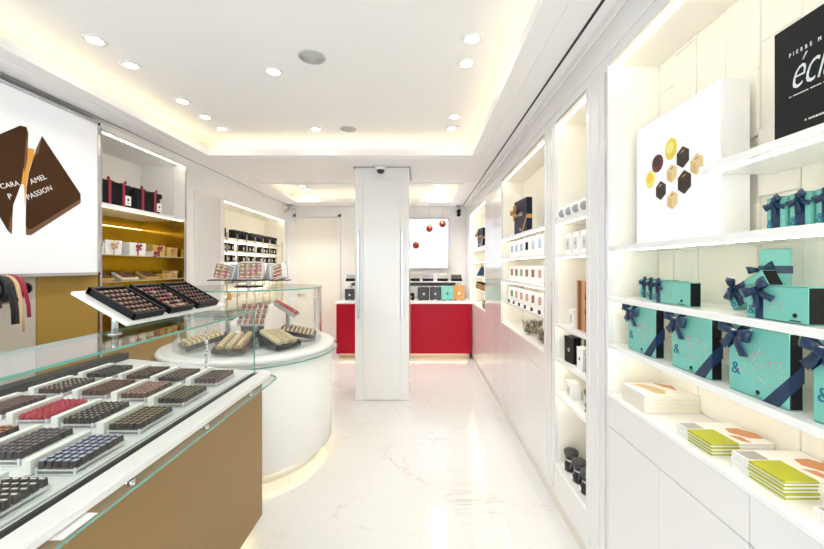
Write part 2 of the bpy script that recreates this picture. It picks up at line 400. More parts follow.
base_unit(4.99, 5.75, .955, 'white cabinet in the aisle below the farthest niche')
base_unit(5.75, 6.55, .955, 'white cabinet touching the red counter end')
t = thing('tall_cabinet', 'tall glossy white cabinet with two narrow doors between the two farther niches', 'cabinet', (XR, 4.49, .085))
bm = nb(); box(bm, XR+.02, 1.10, 3.995, 4.985, .086, Zt+.008); obj('body', bm, 'lacquer', t, True)
for a, b in ((3.996, 4.488), (4.492, 4.984)):
    bm = nb(); box(bm, XR, XR+.019, a, b, .087, Zt+.008, .0015); obj('door', bm, 'lacquer', t, True)

# ---- left wall: hidden door, alcoves
def seam_panel(bm, x, y0, y1, z0, z1, d, w=.004, axis='X'):
    for a, b, c, e in ((y0, y0+w, z0, z1), (y1-w, y1, z0, z1), (y0, y1, z1-w, z1), (y0, y1, z0, z0+w)):
        if axis == 'X': box(bm, x, x+d, a, b, c, e)
        else: box(bm, a, b, x, x+d, c, e)
bm = nb(); box(bm, XL, XL+.012, 4.2, 4.74, .02, 2.42, .002)
d1 = struct('door_1', bm, 'lacquer')
bm = nb(); box(bm, XL+.012, XL+.018, 4.24, 4.27, .98, 1.10, .002); cyl(bm, (XL+.018, 4.255, 1.06), .012, .008, axis='X'); obj('door_handle', bm, 'steel', d1)
bm = nb(); box(bm, -2.40, -1.60, YB-.03, YB-.001, .0, 2.5, .003); d2 = struct('door_2', bm, 'cream')
bm = nb(); seam_panel(bm, YB-.045, -2.45, -1.55, 0, 2.56, .045, .05, 'Y'); obj('door_frame', bm, 'paint', d2)
bm = nb(); cyl(bm, (-2.34, YB-.05, 1.02), .025, .02, axis='Y'); rod(bm, (-2.34, YB-.06, 1.02), (-2.22, YB-.06, 1.02), .009); obj('door_handle', bm, 'steel', d2)

# alcove 1 (gold mirror), Y 2.969-4.04
A1 = thing('wall_display_alcove', 'open alcove lined with gold mirror, lit white at the top, holding gift boxes', 'built-in shelving', (XL, 3.5, 0))
y0, y1 = 2.969, 4.04
bm = nb(); box(bm, -3.07, -3.06, y0, y1, 2.075, 2.655); box(bm, -3.06, XL-.125, y1-.005+.005, y1+.005, 2.075, 2.655); box(bm, -3.06, XL-.125, y0-.005, y0, 2.075, 2.655); box(bm, -3.06, XL-.003, y0, y1, 2.65, 2.657)
obj('upper_lining', bm, 'white', A1, True)
bm = nb(); box(bm, -3.07, -3.06, y0, y1, .9, 2.05); box(bm, -3.06, XL-.01, y1-.0, y1+.006, .9, 2.05); box(bm, -3.06, XL-.01, y0-.006, y0, .9, 2.05)
obj('mirror_lining', bm, 'goldm', A1, True)
bm = nb(); box(bm, -3.06, XL, y0, y1, 2.05, 2.075, .002); s = obj('shelf', bm, 'corian', A1, True)
bm = nb(); box(bm, XL-.03, XL-.02, y0+.01, y1-.01, 2.645, 2.65); obj('led_strip', bm, 'led', A1, True)
bm = nb(); box(bm, -3.05, -3.04, y0+.01, y1-.01, 1.95, 1.957); obj('led_strip', bm, 'ledy', A1, True)
bm = nb(); box(bm, XL-.03, XL-.02, y0+.01, y1-.01, 2.043, 2.05); obj('led_strip', bm, 'ledy', s, True)
for z in (1.655, 1.43, 1.17):
    bm = nb(); box(bm, -3.05, XL-.012, y0+.002, y1-.002, z-.008, z); g = obj('glass_shelf', bm, 'glass', A1, True)
    bm = nb(); box(bm, XL-.012, XL-.009, y0+.002, y1-.002, z-.008, z); obj('shelf_edge', bm, 'brass', g, True)
bm = nb(); box(bm, -3.06, XL-.0, y0, y1, .02, .9, .003); obj('base_cupboard', bm, 'gold2', A1, True)
bm = nb()
for y in (y0-.012, y1+.0): box(bm, XL, XL+.008, y, y+.012, .02, 2.66)
obj('frame_profile', bm, 'steel', A1, True)

# alcove 2 (black jars)
A2 = thing('wall_display_alcove', 'white alcove with rows of small black tins on thin shelves behind the round counter', 'built-in shelving', (XL, 5.9, .9))
y0, y1, z1 = 4.85, 6.98, 2.42
bm = nb(); box(bm, -2.95, -2.94, y0, y1, .9, z1); obj('back_panel', bm, 'cream', A2, True)
bm = nb(); box(bm, -2.94, XL-.0, y1, y1+.004, .9, z1); box(bm, -2.94, XL, y0-.004, y0, .9, z1); box(bm, -2.94, XL, y0, y1, z1, z1+.004); obj('side_lining', bm, 'cream', A2, True)
bm = nb(); box(bm, XL-.03, XL-.02, y0+.01, y1-.01, z1-.006, z1); obj('led_strip', bm, 'led', A2, True)
S2 = (1.10, 1.32, 1.62, 1.775, 1.95)
for z in S2:
    bm = nb(); box(bm, -2.93, XL-.03, y0+.005, y1-.4*0-.005, z-.012, z, .001); s = obj('shelf', bm, 'corian', A2, True)
    bm = nb(); box(bm, -2.925, -2.915, y0+.02, y1-.02, z-.017, z-.012); obj('led_strip', bm, 'led', s, True)
for k in range(8):
    y = 4.95+k*.28
    bm = nb(); box(bm, XL-.026, XL-.012, y-.006, y+.006, .9, 2.02); obj('upright', bm, 'brass', A2, True)

# ---- lit wall panel with the broken chocolate print
XB = -2.5
LB = thing('lightbox_sign', 'large lit white sign printed with a broken chocolate square reading caramel passion', 'lit sign', (XB, 1.6, 1.5))
yb0, yb1, zb0, zb1 = -.2, 2.86, 1.508, 2.648
bm = nb(); box(bm, XL, XB, yb0, yb1, zb0, zb1, .002); obj('lit_face', bm, 'lightbox', LB, True)
bm = nb()
for a, b, c, e in ((yb0-.02, yb1+.02, zb0-.02, zb0), (yb0-.02, yb1+.02, zb1, zb1+.02), (yb1, yb1+.02, zb0-.02, zb1+.02), (yb0-.02, yb0, zb0-.02, zb1+.02)): box(bm, XL, XB+.004, a, b, c, e)
obj('frame', bm, 'chrome', LB, True)
def face_poly(pts, X, th, mi=0, bm=None):
    b = bm or nb(); q = [LW(px, py, X) for px, py in pts]
    t = bmesh.new(); prism(t, q, 0, th, mi)
    merge(b, t, Matrix(((0, 0, 1, X), (1, 0, 0, 0), (0, 1, 0, 0), (0, 0, 0, 1)))); return b
left = [(-16, 190), (-12, 160), (0, 134), (20, 125.5), (26, 127), (27, 133), (25.5, 142), (25, 156), (23.6, 167), (21, 184), (13, 205), (12, 220), (11.5, 234), (8, 231)]
bm = face_poly(left, XB, .0015); obj('printed_chocolate_half', bm, 'choc', LB, True)
bm = face_poly([(8, 231), (11.5, 234), (12, 220), (10.5, 214)], XB, .0025); obj('printed_edge', bm, 'choc_e', LB, True)
bm = face_poly([(25.5, 142), (27, 133), (26, 127), (28, 133), (27, 160), (24.4, 172), (23.6, 167)], XB, .0025); obj('printed_edge', bm, 'choc_e', LB, True)
bm = face_poly([(23.6, 167), (25, 152), (28, 148), (34, 149), (34, 156), (29, 170), (26.5, 184), (24.6, 205), (24, 185), (21, 184)], XB, .001); obj('printed_caramel', bm, 'amber', LB, True)
right = [(42, 136), (80.5, 194), (80.5, 199), (31, 229), (27.5, 229), (25.6, 225), (26, 200), (26.5, 188), (29, 172), (34, 156), (36, 149)]
bm = face_poly(right, XB, .0015); obj('printed_chocolate_half', bm, 'choc', LB, True)
bm = face_poly([(80.5, 199), (80.5, 203), (31, 235), (26, 235), (25.6, 225), (27.5, 229), (31, 229)], XB, .0025); obj('printed_edge', bm, 'choc_e', LB, True)
bm = face_poly([(42, 136), (36, 149), (34, 156), (38, 153)], XB, .0025); obj('printed_edge', bm, 'choc_e', LB, True)
def lb_text(s, px, py, hpx, ang, name='printed_lettering'):
    Y, Z = LW(px, py, XB); size = hpx*Y/F*1.40
    t = bmesh.new(); text(t, s, size, 0, 0, 0, .0006, spacing=1.05)
    bmesh.ops.transform(t, matrix=Matrix.Translation((XB+.0022, Y, Z)) @ Matrix.Rotation(PI/2, 4, 'Z') @ Matrix.Rotation(-math.radians(ang), 4, 'Y'), verts=t.verts)
    obj(name, t, 'white', LB, True)
lb_text('CARA', .5, 189, 5.0, 24); lb_text('P', 8.5, 199.5, 5.6, 24)
lb_text('AMEL', 31, 184.5, 5.2, 32); lb_text('PASSION', 27.5, 200, 5.2, 32)

bm = nb(); face_ = None
Yg0 = F*2.556/(CX-36.5); box(bm, XL, XL+.02, Yg0, 2.93, .1, 1.486, .002)
tag(obj('wall_panel', bm, 'gold2'), 'plain ochre gold wall panel beneath the lit chocolate sign', 'wall panel')
bm = nb(); box(bm, XL, XL+.018, .9, Yg0-.002, .1, 1.486, .002)
tag(obj('wall_panel', bm, 'beige'), 'plain beige wall panel behind the ribbon rolls', 'wall panel')
bm = nb(); box(bm, XL, XL+.03, 2.935, 2.955, .02, 2.66); struct('trim_6', bm, 'steel')

# ---- pillar
bm = nb(); px0, px1, py0, py1 = -.764, -.139, 4.285, 4.91
box(bm, px0, px1, py0, py1, 0, ZC, .006)
box(bm, px0+.10, px1-.10, py0-.014, py0, .02, 2.56, .004)
pl = struct('pillar', bm, 'lacquer')
bm = nb()
for xa in (px0+.024, px1-.090): box(bm, xa, xa+.028, py0-.018, py0-.001, .95, 1.98, .001)
obj('mirror_strip', bm, 'mirror', pl)
bm = nb(); box(bm, px0-.02, px1+.02, py0-.02, py1+.02, ZC-.012, ZC-.0005, .002); struct('trim_7', bm, 'mgrey')
# ============================================================ CEILING FITTINGS
def downlight(x, y, z, label, first=[None]):
    if first[0] is None:
        t = thing('ceiling_downlight', label, 'ceiling light', (x, y, z), group='recessed ceiling spots')
        bm = nb(); lathe(bm, [(.040, -.001), (.040, -.006), (.060, -.005), (.062, -.0005), (.040, -.0005)], 28); obj('trim_ring', bm, 'white', t)
        bm = nb(); lathe(bm, [(0, -.003), (.036, -.003), (.038, -.0005), (0, -.0005)], 20); obj('lamp_face', bm, 'lamp', t)
        ld = bpy.data.lights.new('spot', 'SPOT'); ld.energy = SPOT_W; ld.spot_size = math.radians(125); ld.spot_blend = .9; ld.shadow_soft_size = .035; ld.color = (1, .975, .945)
        lo = bpy.data.objects.new('spot', ld); C.objects.link(lo); lo.parent = t; lo.location = (0, 0, -.012)
        first[0] = t; return t
    r = dup(first[0], (x, y, z), None, label)
    if y > 5.2:                                                  # the rear fittings carry stronger lamps
        for ch in r.children:
            if ch.type == 'LIGHT':
                if 'rear' not in lamps: lamps['rear'] = ch.data.copy(); lamps['rear'].energy = SPOT_W*3.8
                ch.data = lamps['rear']
    return r
lamps = {}
for y, w_ in ((2.168, 'biggest in view, over the ribbon rolls'), (2.436, 'second from the ribbon rolls, above the chocolate trays'), (2.965, 'third along the counter side'), (3.28, 'fourth along the counter side'), (3.553, 'last along the counter side, by the recess end')):
    downlight(-1.912, y, ZU, 'recessed round ceiling spot, '+w_)
downlight(-1.003, 2.517, ZU, 'recessed round ceiling spot beside the large round speaker'); downlight(-1.012, 3.566, ZU, 'recessed round ceiling spot beside the small round speaker')
for y, w_ in ((2.154, 'the nearer of the front pair'), (2.418, 'the farther of the front pair'), (3.27, 'the nearer of the rear pair'), (3.54, 'the farther of the rear pair')):
    downlight(.298, y, ZU, 'recessed round ceiling spot on the shelving side, '+w_)
for x, y, w_ in ((-1.95, 6.08, 'nearer of two above the white alcove'), (-1.95, 6.36, 'farther of two above the white alcove'), (.275, 6.0, 'nearest of three above the red counter'), (.275, 6.22, 'middle of three above the red counter'), (.275, 6.42, 'farthest of three above the red counter')):
    downlight(x, y, ZU, 'small recessed ceiling spot behind the pillar, '+w_)
for x in (-1.912, -1.0, .298):  # unseen spots continuing the ceiling rows, added to light the room
    for y in (.75, -.93): downlight(x, y, ZU, 'unseen recessed round ceiling spot added behind the photograph viewpoint')
for x, y, r, l in ((-.69, 2.343, .085, 'large grey round grille speaker in the ceiling'), (-.70, 3.566, .078, 'smaller looking grey round speaker near the ceiling recess end')):
    t = thing('ceiling_speaker', l, 'speaker', (x, y, ZU))
    bm = nb(); lathe(bm, [(r*.88, -.003), (r*.90, -.007), (r, -.004), (r, -.0005), (r*.88, -.0005)], 36); obj('rim', bm, 'lgrey', t)
    bm = nb(); lathe(bm, [(0, -.004), (r*.88, -.003), (r*.88, -.0005), (0, -.0005)], 36); obj('grille', bm, 'grille', t)
# dome camera on the pillar head
t = thing('dome_camera', 'small white and black dome security camera at the top of the pillar', 'security camera', (-.465, 4.245, ZC-.012))
bm = nb(); lathe(bm, [(0, -.001), (.062, -.001), (.062, -.018), (.052, -.032), (.045, -.033), (0, -.033)], 28); obj('housing', bm, 'white', t)
bm = nb(); lathe(bm, [(.044, -.032), (.042, -.048), (.030, -.068), (0, -.078)], 24); obj('dome', bm, mat('smoked dome', (.03, .028, .03), .08), t)
for x, y, l, c in ((.70, 6.92, 'dark bullet camera in the back corner above the aisle shelving', 'black'), (-2.44, 6.88, 'pale pair of small spot heads in the back corner above the black tins', 'lgrey')):
    t = thing('corner_camera' if c == 'black' else 'corner_spotlight', l, 'security camera' if c == 'black' else 'spotlight', (x, y, ZC-.005))
    bm = nb(); box(bm, -.05, .05, -.03, .03, -.03, 0, .004); rod(bm, (0, 0, -.03), (0, 0, -.09), .01); obj('bracket', bm, 'steel', t)
    bm = nb()
    if c == 'black': rod(bm, (.02, .03, -.10), (-.01, -.09, -.13), .035, 20); rod(bm, (.02, .0, -.165), (-.01, -.06, -.19), .03, 20)
    else: rod(bm, (-.04, .03, -.09), (-.05, -.04, -.11), .038, 20); rod(bm, (.05, .03, -.09), (.07, -.04, -.115), .038, 20)
    obj('head', bm, c, t)

# ============================================================ BACK COUNTER
t = thing('service_counter', 'crimson fronted counter with white top against the back wall', 'counter', (-.28, 6.6, 0))
bm = nb(); box(bm, -1.40, XR-.03, 6.34, 7.09, .0, .085); obj('toe_kick', bm, 'brass', t, True)
bm = nb(); box(bm, -1.42, XR-.01, 6.24, 7.10, .085, .93, .002); obj('body', bm, 'red', t, True)
for a, b in ((-1.425, -.28), (-.277, .80)):
    bm = nb(); box(bm, a, b, 6.222, 6.24, .09, .925, .003); obj('front_panel', bm, 'red', t, True)
bm = nb(); box(bm, .803, XR-.008, 6.222, 6.24, .09, .925, .002); obj('end_panel', bm, 'red', t, True)
bm = nb(); box(bm, -1.45, XR-.004, 6.20, 7.12, .93, .958, .003); obj('worktop', bm, 'corian', t, True)
bm = nb(); box(bm, -1.38, .78, 6.30, 6.315, .07, .082); obj('led_strip', bm, 'ledy', t, True)
# lit panel on the back wall
t = thing('lit_wall_panel', 'bluish white glowing rectangular panel on the back wall', 'lightbox', (.06, 7.12, 1.53))
bm = nb(); box(bm, -.42, .52, 7.09, 7.135, 1.54, 2.47, .002); obj('lit_face', bm, 'lightbox2', t, True)
bm = nb()
for a, b, c, e in ((-.44, .54, 1.52, 1.54), (-.44, .54, 2.47, 2.49), (-.44, -.42, 1.52, 2.49), (.52, .54, 1.52, 2.49)): box(bm, a, b, 7.08, 7.138, c, e)
obj('frame', bm, 'lgrey', t, True)
bm = nb(); box(bm, -.2, .40, 7.10, 7.138, 1.49, 1.518, .003); obj('ledge', bm, 'lgrey', t, True)
for px, py, l in ((416, 245.4, 'copper coloured hanging ball on the longest wire'), (429.4, 228.7, 'mottled copper hanging ball in the middle of the three'), (442.5, 224, 'copper red hanging ball, highest of the three')):
    y = 6.62; x = (px-CX)*y/F; z = H+(CY-py)*y/F
    t = thing('hanging_ball', l, 'hanging ornament', (x, y, z))
    bm = nb(); lathe(bm, [(.062*math.sin(PI*k/14), -.062*math.cos(PI*k/14)) for k in range(15)], 24); obj('ball', bm, 'copper', t)
    bm = nb(); rod(bm, (0, 0, .06), (0, 0, ZC-z-.001), .003, 6); obj('wire', bm, 'steel', t)
    bm = nb(); cyl(bm, (0, 0, .058), .014, .018, 12); obj('cap', bm, 'brass', t)
# riser shelf on back counter
t = thing('riser_shelf', 'white raised shelf standing along the back counter over the gift bags', 'shelf', (.0, 6.98, .958))
bm = nb(); box(bm, -1.36, .74, 6.86, 7.08, 1.262, 1.285, .002); obj('shelf_board', bm, 'corian', t, True)
bm = nb(); box(bm, -1.34, .66, 7.06, 7.08, 1.19, 1.262); obj('back_rail', bm, 'dgrey', t, True)
for x in (-1.34, -.5, .70):
    bm = nb(); box(bm, x, x+.02, 6.90, 7.08, .958, 1.262, .002); obj('support', bm, 'corian', t, True)
def case_box(x, y, z, label, lid, group='small boxes on the back riser shelf'):
    t = thing('gift_box', label, 'box', (x, y, z), group=group)
    bm = nb(); box(bm, -.10, .10, -.055, .055, 0, .05, .003); obj('base', bm, 'black', t)
    bm = nb(); box(bm, -.10, .10, .02, .03, .0, .125, .003); bmesh.ops.rotate(bm, cent=(0, .03, .05), matrix=Matrix.Rotation(-.45, 3, 'X'), verts=bm.verts); obj('open_lid', bm, lid, t)
for px, l, c in ((414.5, 'open black box with grey lid, directly beside the pillar', 'mgrey'), (428, 'open black box with violet grey lid on the riser shelf', cm('violet grey', (.25, .2, .27))), (442.5, 'open black box with pale speckled lid on the riser shelf', cm('sand grey', (.42, .39, .33))), (456.5, 'open black box with dark brown lid nearest the camera corner', cm('brown lid', (.10, .06, .05)))):
    case_box((px-CX)*6.93/F, 6.93, 1.285, l, c)
case_box(-1.30, 6.93, 1.285, 'open black box on the riser shelf, on the door side of the pillar', 'mgrey')
def gift_bag(x, y, w, h, c, label, logo='white', rz=0):
    t = thing('gift_bag', label, 'gift bag', (x, y, .958), rz, group='gift bags on the back counter')
    bm = nb(); box(bm, -w/2, w/2, -.045, .045, .012, h, .003); obj('bag_body', bm, c, t)
    bm = nb(); box(bm, -w*.22, w*.22, -.0475, -.045, h*.38, h*.58, .0004); dot(bm, 0, h*.48, -.0475, w*.11, 1); obj('emblem', bm, [c, logo], t)
    for s in (-1, 1):
        bm = nb(); box(bm, s*w*.3-.018, s*w*.3+.018, -.05, .05, 0, .014, .003); obj('foot', bm, 'black', t)
    bm = nb()
    pts = [(-w*.2, 0, h-.005), (-w*.17, 0, h+.035), (0, 0, h+.05), (w*.17, 0, h+.035), (w*.2, 0, h-.005)]
    for a, b in zip(pts, pts[1:]): rod(bm, a, b, .0035, 6)
    obj('handle', bm, 'blackr', t)
yb = 6.62
for px, w_, h_, c, l, r in ((411.5, .10, .13, 'black', 'small squat black bag beside the pillar', 0), (423.5, .20, .235, 'dgrey', 'charcoal gift bag, the one nearer the pillar', .12), (435.5, .19, .235, 'dgrey', 'charcoal gift bag next to the turquoise one', -.1), (447, .215, .25, 'teal', 'turquoise gift bag standing on the back counter', .05), (458.8, .20, .26, 'kraft', 'orange gift bag at the aisle end of the back counter', -.05)):
    gift_bag((px-CX)*yb/F, yb+random.uniform(-.04, .04), w_, h_, c, l, 'teal_d' if c == 'teal' else 'lgrey' if c != 'kraft' else 'white', r)
gift_bag(-1.27, 6.62, .17, .2, 'dgrey', 'charcoal gift bag alone on the door side of the pillar')

# ============================================================ WALL ALCOVES CONTENTS
def hat_bag(y, w_, label):
    t = thing('gift_hamper', label, 'gift box', (-2.745, y, 2.075), PI/2)
    bm = nb(); prism(bm, [(-w_/2, -.10), (-w_/2+.03, -.14), (w_/2-.03, -.14), (w_/2, -.10), (w_/2, .10), (w_/2-.03, .14), (-w_/2+.03, .14), (-w_/2, .10)], 0, .19, bev=.006); obj('bag_body', bm, 'blackf', t)
    bm = nb(); box(bm, -w_/2-.003, w_/2+.003, -.143, .143, .155, .20, .006); obj('lid', bm, 'blackf', t)
    for s in (-1, 1):
        bm = nb(); x = s*w_*.22; box(bm, x-.014, x+.014, -.1465, -.143, .0, .2, .001); box(bm, x-.014, x+.014, -.1465, .1465, .2, .204, .001)
        bow(bm, x+.02, .205, -.12, .034, s*.5); obj('ribbon', bm, 'redr', t)
    bm = nb(); box(bm, w_/2-.075, w_/2-.012, -.1455, -.1425, .02, .105); obj('card', bm, 'white', t)
    bm = nb(); dot(bm, w_/2-.044, .07, -.1455, .012); box(bm, w_/2-.058, w_/2-.03, -.1462, -.1455, .035, .04); obj('card_print', bm, 'black', t)
hat_bag(3.165, .33, 'black fabric gift hamper with red ribbons, closer to the lit sign'); hat_bag(3.54, .36, 'black fabric gift hamper with red ribbons, farther from the lit sign')
def small_gift(y, z, w_, h, d, col, rib, label, x=-2.68, open_=False, group='small ribboned boxes in the gold alcove'):
    t = thing('gift_box', label, 'box', (x, y, z), PI/2, group=group)
    bm = nb(); box(bm, -w_/2, w_/2, -d/2, d/2, 0, h*.8, .002); obj('base', bm, col, t)
    bm = nb(); box(bm, -w_/2-.002, w_/2+.002, -d/2-.002, d/2+.002, h*.55, h, .002); obj('lid', bm, col, t)
    bm = nb(); box(bm, -.006, .006, -d/2-.0035, -d/2-.002, 0, h); box(bm, -.006, .006, -d/2, d/2, h, h+.0015); bow(bm, 0, h*.72, -d/2-.004, .034, .2); obj('ribbon', bm, rib, t)
for y, w_, h, c, r, l in ((3.02, .12, .10, 'white', 'redr', 'white box with red bow at the lit sign edge of the glass shelf'), (3.18, .17, .125, 'white', 'beiger', 'white box with peach bow on the upper glass shelf'),
                          (3.45, .20, .12, 'white', 'redr', 'larger white box with crimson bow on the upper glass shelf'), (3.60, .08, .045, 'ivory', 'redr', 'tiny ivory box in front of the crimson bowed one'),
                          (3.73, .17, .115, 'goldcard', 'redr', 'gold box with dark red bow on the upper glass shelf'), (3.93, .16, .10, 'goldcard', 'goldr', 'gold box with gold bow in the far corner of the upper glass shelf')):
    small_gift(y, 1.655, w_, h, .12 if h > .05 else .06, c, r, l, -2.70 if h > .05 else -2.615)
def praline_case(y, z, label, col, tilt=.5, x=-2.70):
    t = thing('open_chocolate_box', label, 'box', (x, y, z), rot=(0, 0, PI/2), group='open chocolate boxes in the gold alcove')
    bm = nb(); box(bm, -.09, .09, -.06, .06, 0, .02, .002); R = Matrix.Rotation(tilt, 3, 'X')
    bmesh.ops.rotate(bm, cent=(0, -.06, 0), matrix=R, verts=bm.verts); obj('tray', bm, col, t)
    bm = nb()
    for i in range(5):
        for j in range(3): box(bm, -.075+i*.031, -.052+i*.031, -.047+j*.033, -.022+j*.033, .02, .032, .003)
    bmesh.ops.rotate(bm, cent=(0, -.06, 0), matrix=R, verts=bm.verts); obj('chocolate_pieces', bm, 'choc_e', t)['kind'] = 'stuff'
    bm = nb(); box(bm, -.08, .08, .035, .05, 0, .05, .002); obj('prop_stand', bm, 'brass', t)
for y, l, c in ((3.10, 'open gold box of chocolates leaning on the lower glass shelf, closest to the sign', 'goldcard'), (3.36, 'open white box of chocolates leaning in the middle of the lower glass shelf', 'ivory'), (3.64, 'open gold box of chocolates leaning beyond the white one', 'goldcard')): praline_case(y, 1.43, l, c)
for k, (y, w_, h, c) in enumerate(((3.05, .14, .05, 'ivory'), (3.84, .15, .05, 'goldcard'), (3.95, .09, .08, 'goldcard'))):
    small_gift(y, 1.43, w_, h, .10, c, 'beiger', ('flat ivory box on the lower glass shelf under the red bowed box', 'flat gold box on the lower glass shelf near its far end', 'upright gold box in the far corner of the lower glass shelf')[k], -2.78 if k == 0 else -2.68)
for k in range(5):
    small_gift(3.08+k*.205, 1.17, .15, .10+.015*(k % 2), .12, ('goldcard', 'ivory', 'goldcard', 'goldcard', 'ivory')[k], ('redr', 'goldr', 'beiger', 'redr', 'goldr')[k], ('gold box with red bow on the lowest glass shelf behind the tilted display', 'ivory box with gold bow on the lowest glass shelf', 'gold box with peach bow on the lowest glass shelf', 'gold box with red bow farther along the lowest glass shelf', 'ivory box with gold bow at the far end of the lowest glass shelf')[k])

# black tins in the white alcove
def tin_proto(r, h, sq, col='black', name='tea_tin'):
    t = thing(name, 'x', 'tin', (0, 0, -5))
    bm = nb()
    if sq: box(bm, -r, r, -r, r, 0, h, .003)
    else: cyl(bm, (0, 0, 0), r, h, 20)
    obj('body', bm, col, t)
    bm = nb()
    if sq: box(bm, -r*.6, r*.6, -r-.001, -r, h*.25, h*.62)
    else: cyl(bm, (0, 0, h), r*1.03, .012, 20)
    obj('label_patch' if sq else 'lid', bm, 'lgrey' if sq else 'dgrey', t); return t
def row(proto, pts, label, group, rz=PI/2, labels=None):
    for i, p in enumerate(pts):
        l = labels[i] if labels else label
        if i == 0: proto.location = p; proto.rotation_euler = (0, 0, rz); proto['label'] = l; proto['group'] = group; last = proto
        else: dup(proto, p, rz, l, group)
ys = [4.90, 5.02, 5.30, 5.42, 5.54, 5.66, 5.86, 5.98, 6.10, 6.22, 6.42, 6.54, 6.66, 6.80]
p1 = tin_proto(.05, .12, False)
row(p1, [(-2.70, y, 1.95) for y in ys], 'round black tin on the topmost shelf of the white alcove', 'round black tins on the top alcove shelf')
ys2 = [4.93+.105*k for k in range(19) if k not in (4, 5, 10, 11)]
p2 = tin_proto(.036, .11, True); row(p2, [(-2.70, y, 1.775) for y in ys2], 'narrow square black tin on the second alcove shelf', 'square black tins on the second alcove shelf')
p3 = tin_proto(.045, .10, True); row(p3, [(-2.70, y, 1.62) for y in [4.95+.15*k for k in range(13) if k not in (3, 7)]], 'wider black tin with grey label on the third alcove shelf', 'black tins on the third alcove shelf')
p4 = tin_proto(.045, .10, False, 'mgrey', 'glass_jar'); row(p4, [(-2.70, 5.0+.16*k, 1.32) for k in range(12)], 'grey jar on the shelf just above the glass of the round counter', 'grey jars on the fourth alcove shelf')
p5 = tin_proto(.045, .10, True, 'ivory', 'small_carton'); row(p5, [(-2.70, 5.0+.2*k, 1.10) for k in range(10)], 'ivory carton on the lowest shelf of the white alcove', 'ivory cartons on the lowest alcove shelf')
for y, l in ((5.05, 'amber sachet hanging under the grey jar shelf'),):
    t = thing('amber_bottle', 'small amber bottle glimpsed through the round counter glass', 'bottle', (-2.62, y, 1.10), PI/2)
    bm = nb(); lathe(bm, [(0, 0), (.03, 0), (.032, .07), (.012, .1), (.012, .13), (0, .13)], 16); obj('body', bm, 'amber', t)
    bm = nb(); cyl(bm, (0, 0, .13), .014, .015, 12); obj('cap', bm, 'white', t)

# ribbon rolls on the beige panel
t = thing('ribbon_dispenser', 'wall mounted rail carrying rolls of ribbon on the beige panel', 'ribbon rail', (-2.5, 1.95, 1.42))
bm = nb(); rod(bm, (-2.43, 1.55, 1.42), (-2.43, 2.27, 1.42), .012, 12)
for y in (1.60, 2.22): rod(bm, (-2.556, y, 1.42), (-2.43, y, 1.42), .010, 10)
obj('rail', bm, 'chrome', t, True)
bm = nb(); cyl(bm, (-2.43, 2.27, 1.42), .034, .012, 16, 'Y'); obj('end_stop', bm, 'black', t, True)
for y, wd, c, lab, drop in ((2.115, .045, 'blackr', 'wide roll of black ribbon with a long hanging tail', .20), (2.155, .022, 'beiger', 'narrow roll of peach ribbon with the longest tail', .25), (2.19, .024, 'redr', 'narrow roll of red ribbon on the rail', .17), (2.0, .10, 'blackr', 'wide roll of black ribbon half cut by the picture edge', .1)):
    t = thing('ribbon_roll', lab, 'ribbon', (-2.43, y, 1.42))
    bm = nb(); t0 = bmesh.new(); lathe(t0, [(.055, -wd/2), (.085, -wd/2), (.085, wd/2), (.055, wd/2), (.055, -wd/2)], 36); merge(bm, t0, Matrix.Rotation(PI/2, 4, 'X')); obj('roll', bm, c, t)
    bm = nb(); t0 = bmesh.new(); lathe(t0, [(.014, -wd/2+.002), (.055, -wd/2+.002), (.055, wd/2-.002), (.014, wd/2-.002), (.014, -wd/2+.002)], 28); merge(bm, t0, Matrix.Rotation(PI/2, 4, 'X')); obj('core', bm, 'mgrey', t)
    bm = nb(); strip(bm, [(.0, .0, .0862), (.05, 0, .071), (.083, 0, .02), (.088, .01, -.06), (.086, .02, -drop*.6), (.09, .02, -drop)], wd*.48, (0, 1, 0), .0008); obj('ribbon_tail', bm, c, t)
# ============================================================ CHOCOLATE COUNTER
def rrect(x0, x1, y0, y1, r, n=6):
    p = []
    for cx, cy, a in ((x1-r, y1-r, 0), (x0+r, y1-r, PI/2), (x0+r, y0+r, PI), (x1-r, y0+r, 3*PI/2)):
        for k in range(n+1): p.append((cx+r*math.cos(a+PI/2*k/n), cy+r*math.sin(a+PI/2*k/n)))
    return p
t = CT = thing('chocolate_counter', 'long chocolate display counter with a satin gold front and glass screen', 'display counter', (-1.5, 1.3, 0))
YE = 2.215; Y0 = .42
bm = nb(); box(bm, -2.05, -1.02, Y0+.05, YE-.06, 0, .08); obj('toe_kick', bm, 'corian', t, True)
bm = nb(); box(bm, -1.06, -1.05+.04, Y0+.1, YE-.08, .055, .068); obj('led_strip', bm, 'ledy', t, True)
bm = nb(); prism(bm, [(-2.10, Y0), (-.972, Y0), (-.972, YE-.005), (-1.03, YE), (-2.10, 2.54)], .08, .86); obj('body', bm, 'corian', t, True)
bm = nb(); box(bm, -.970, -.95, Y0, YE, .068, .872, .002); obj('front_panel', bm, 'gold', t, True)
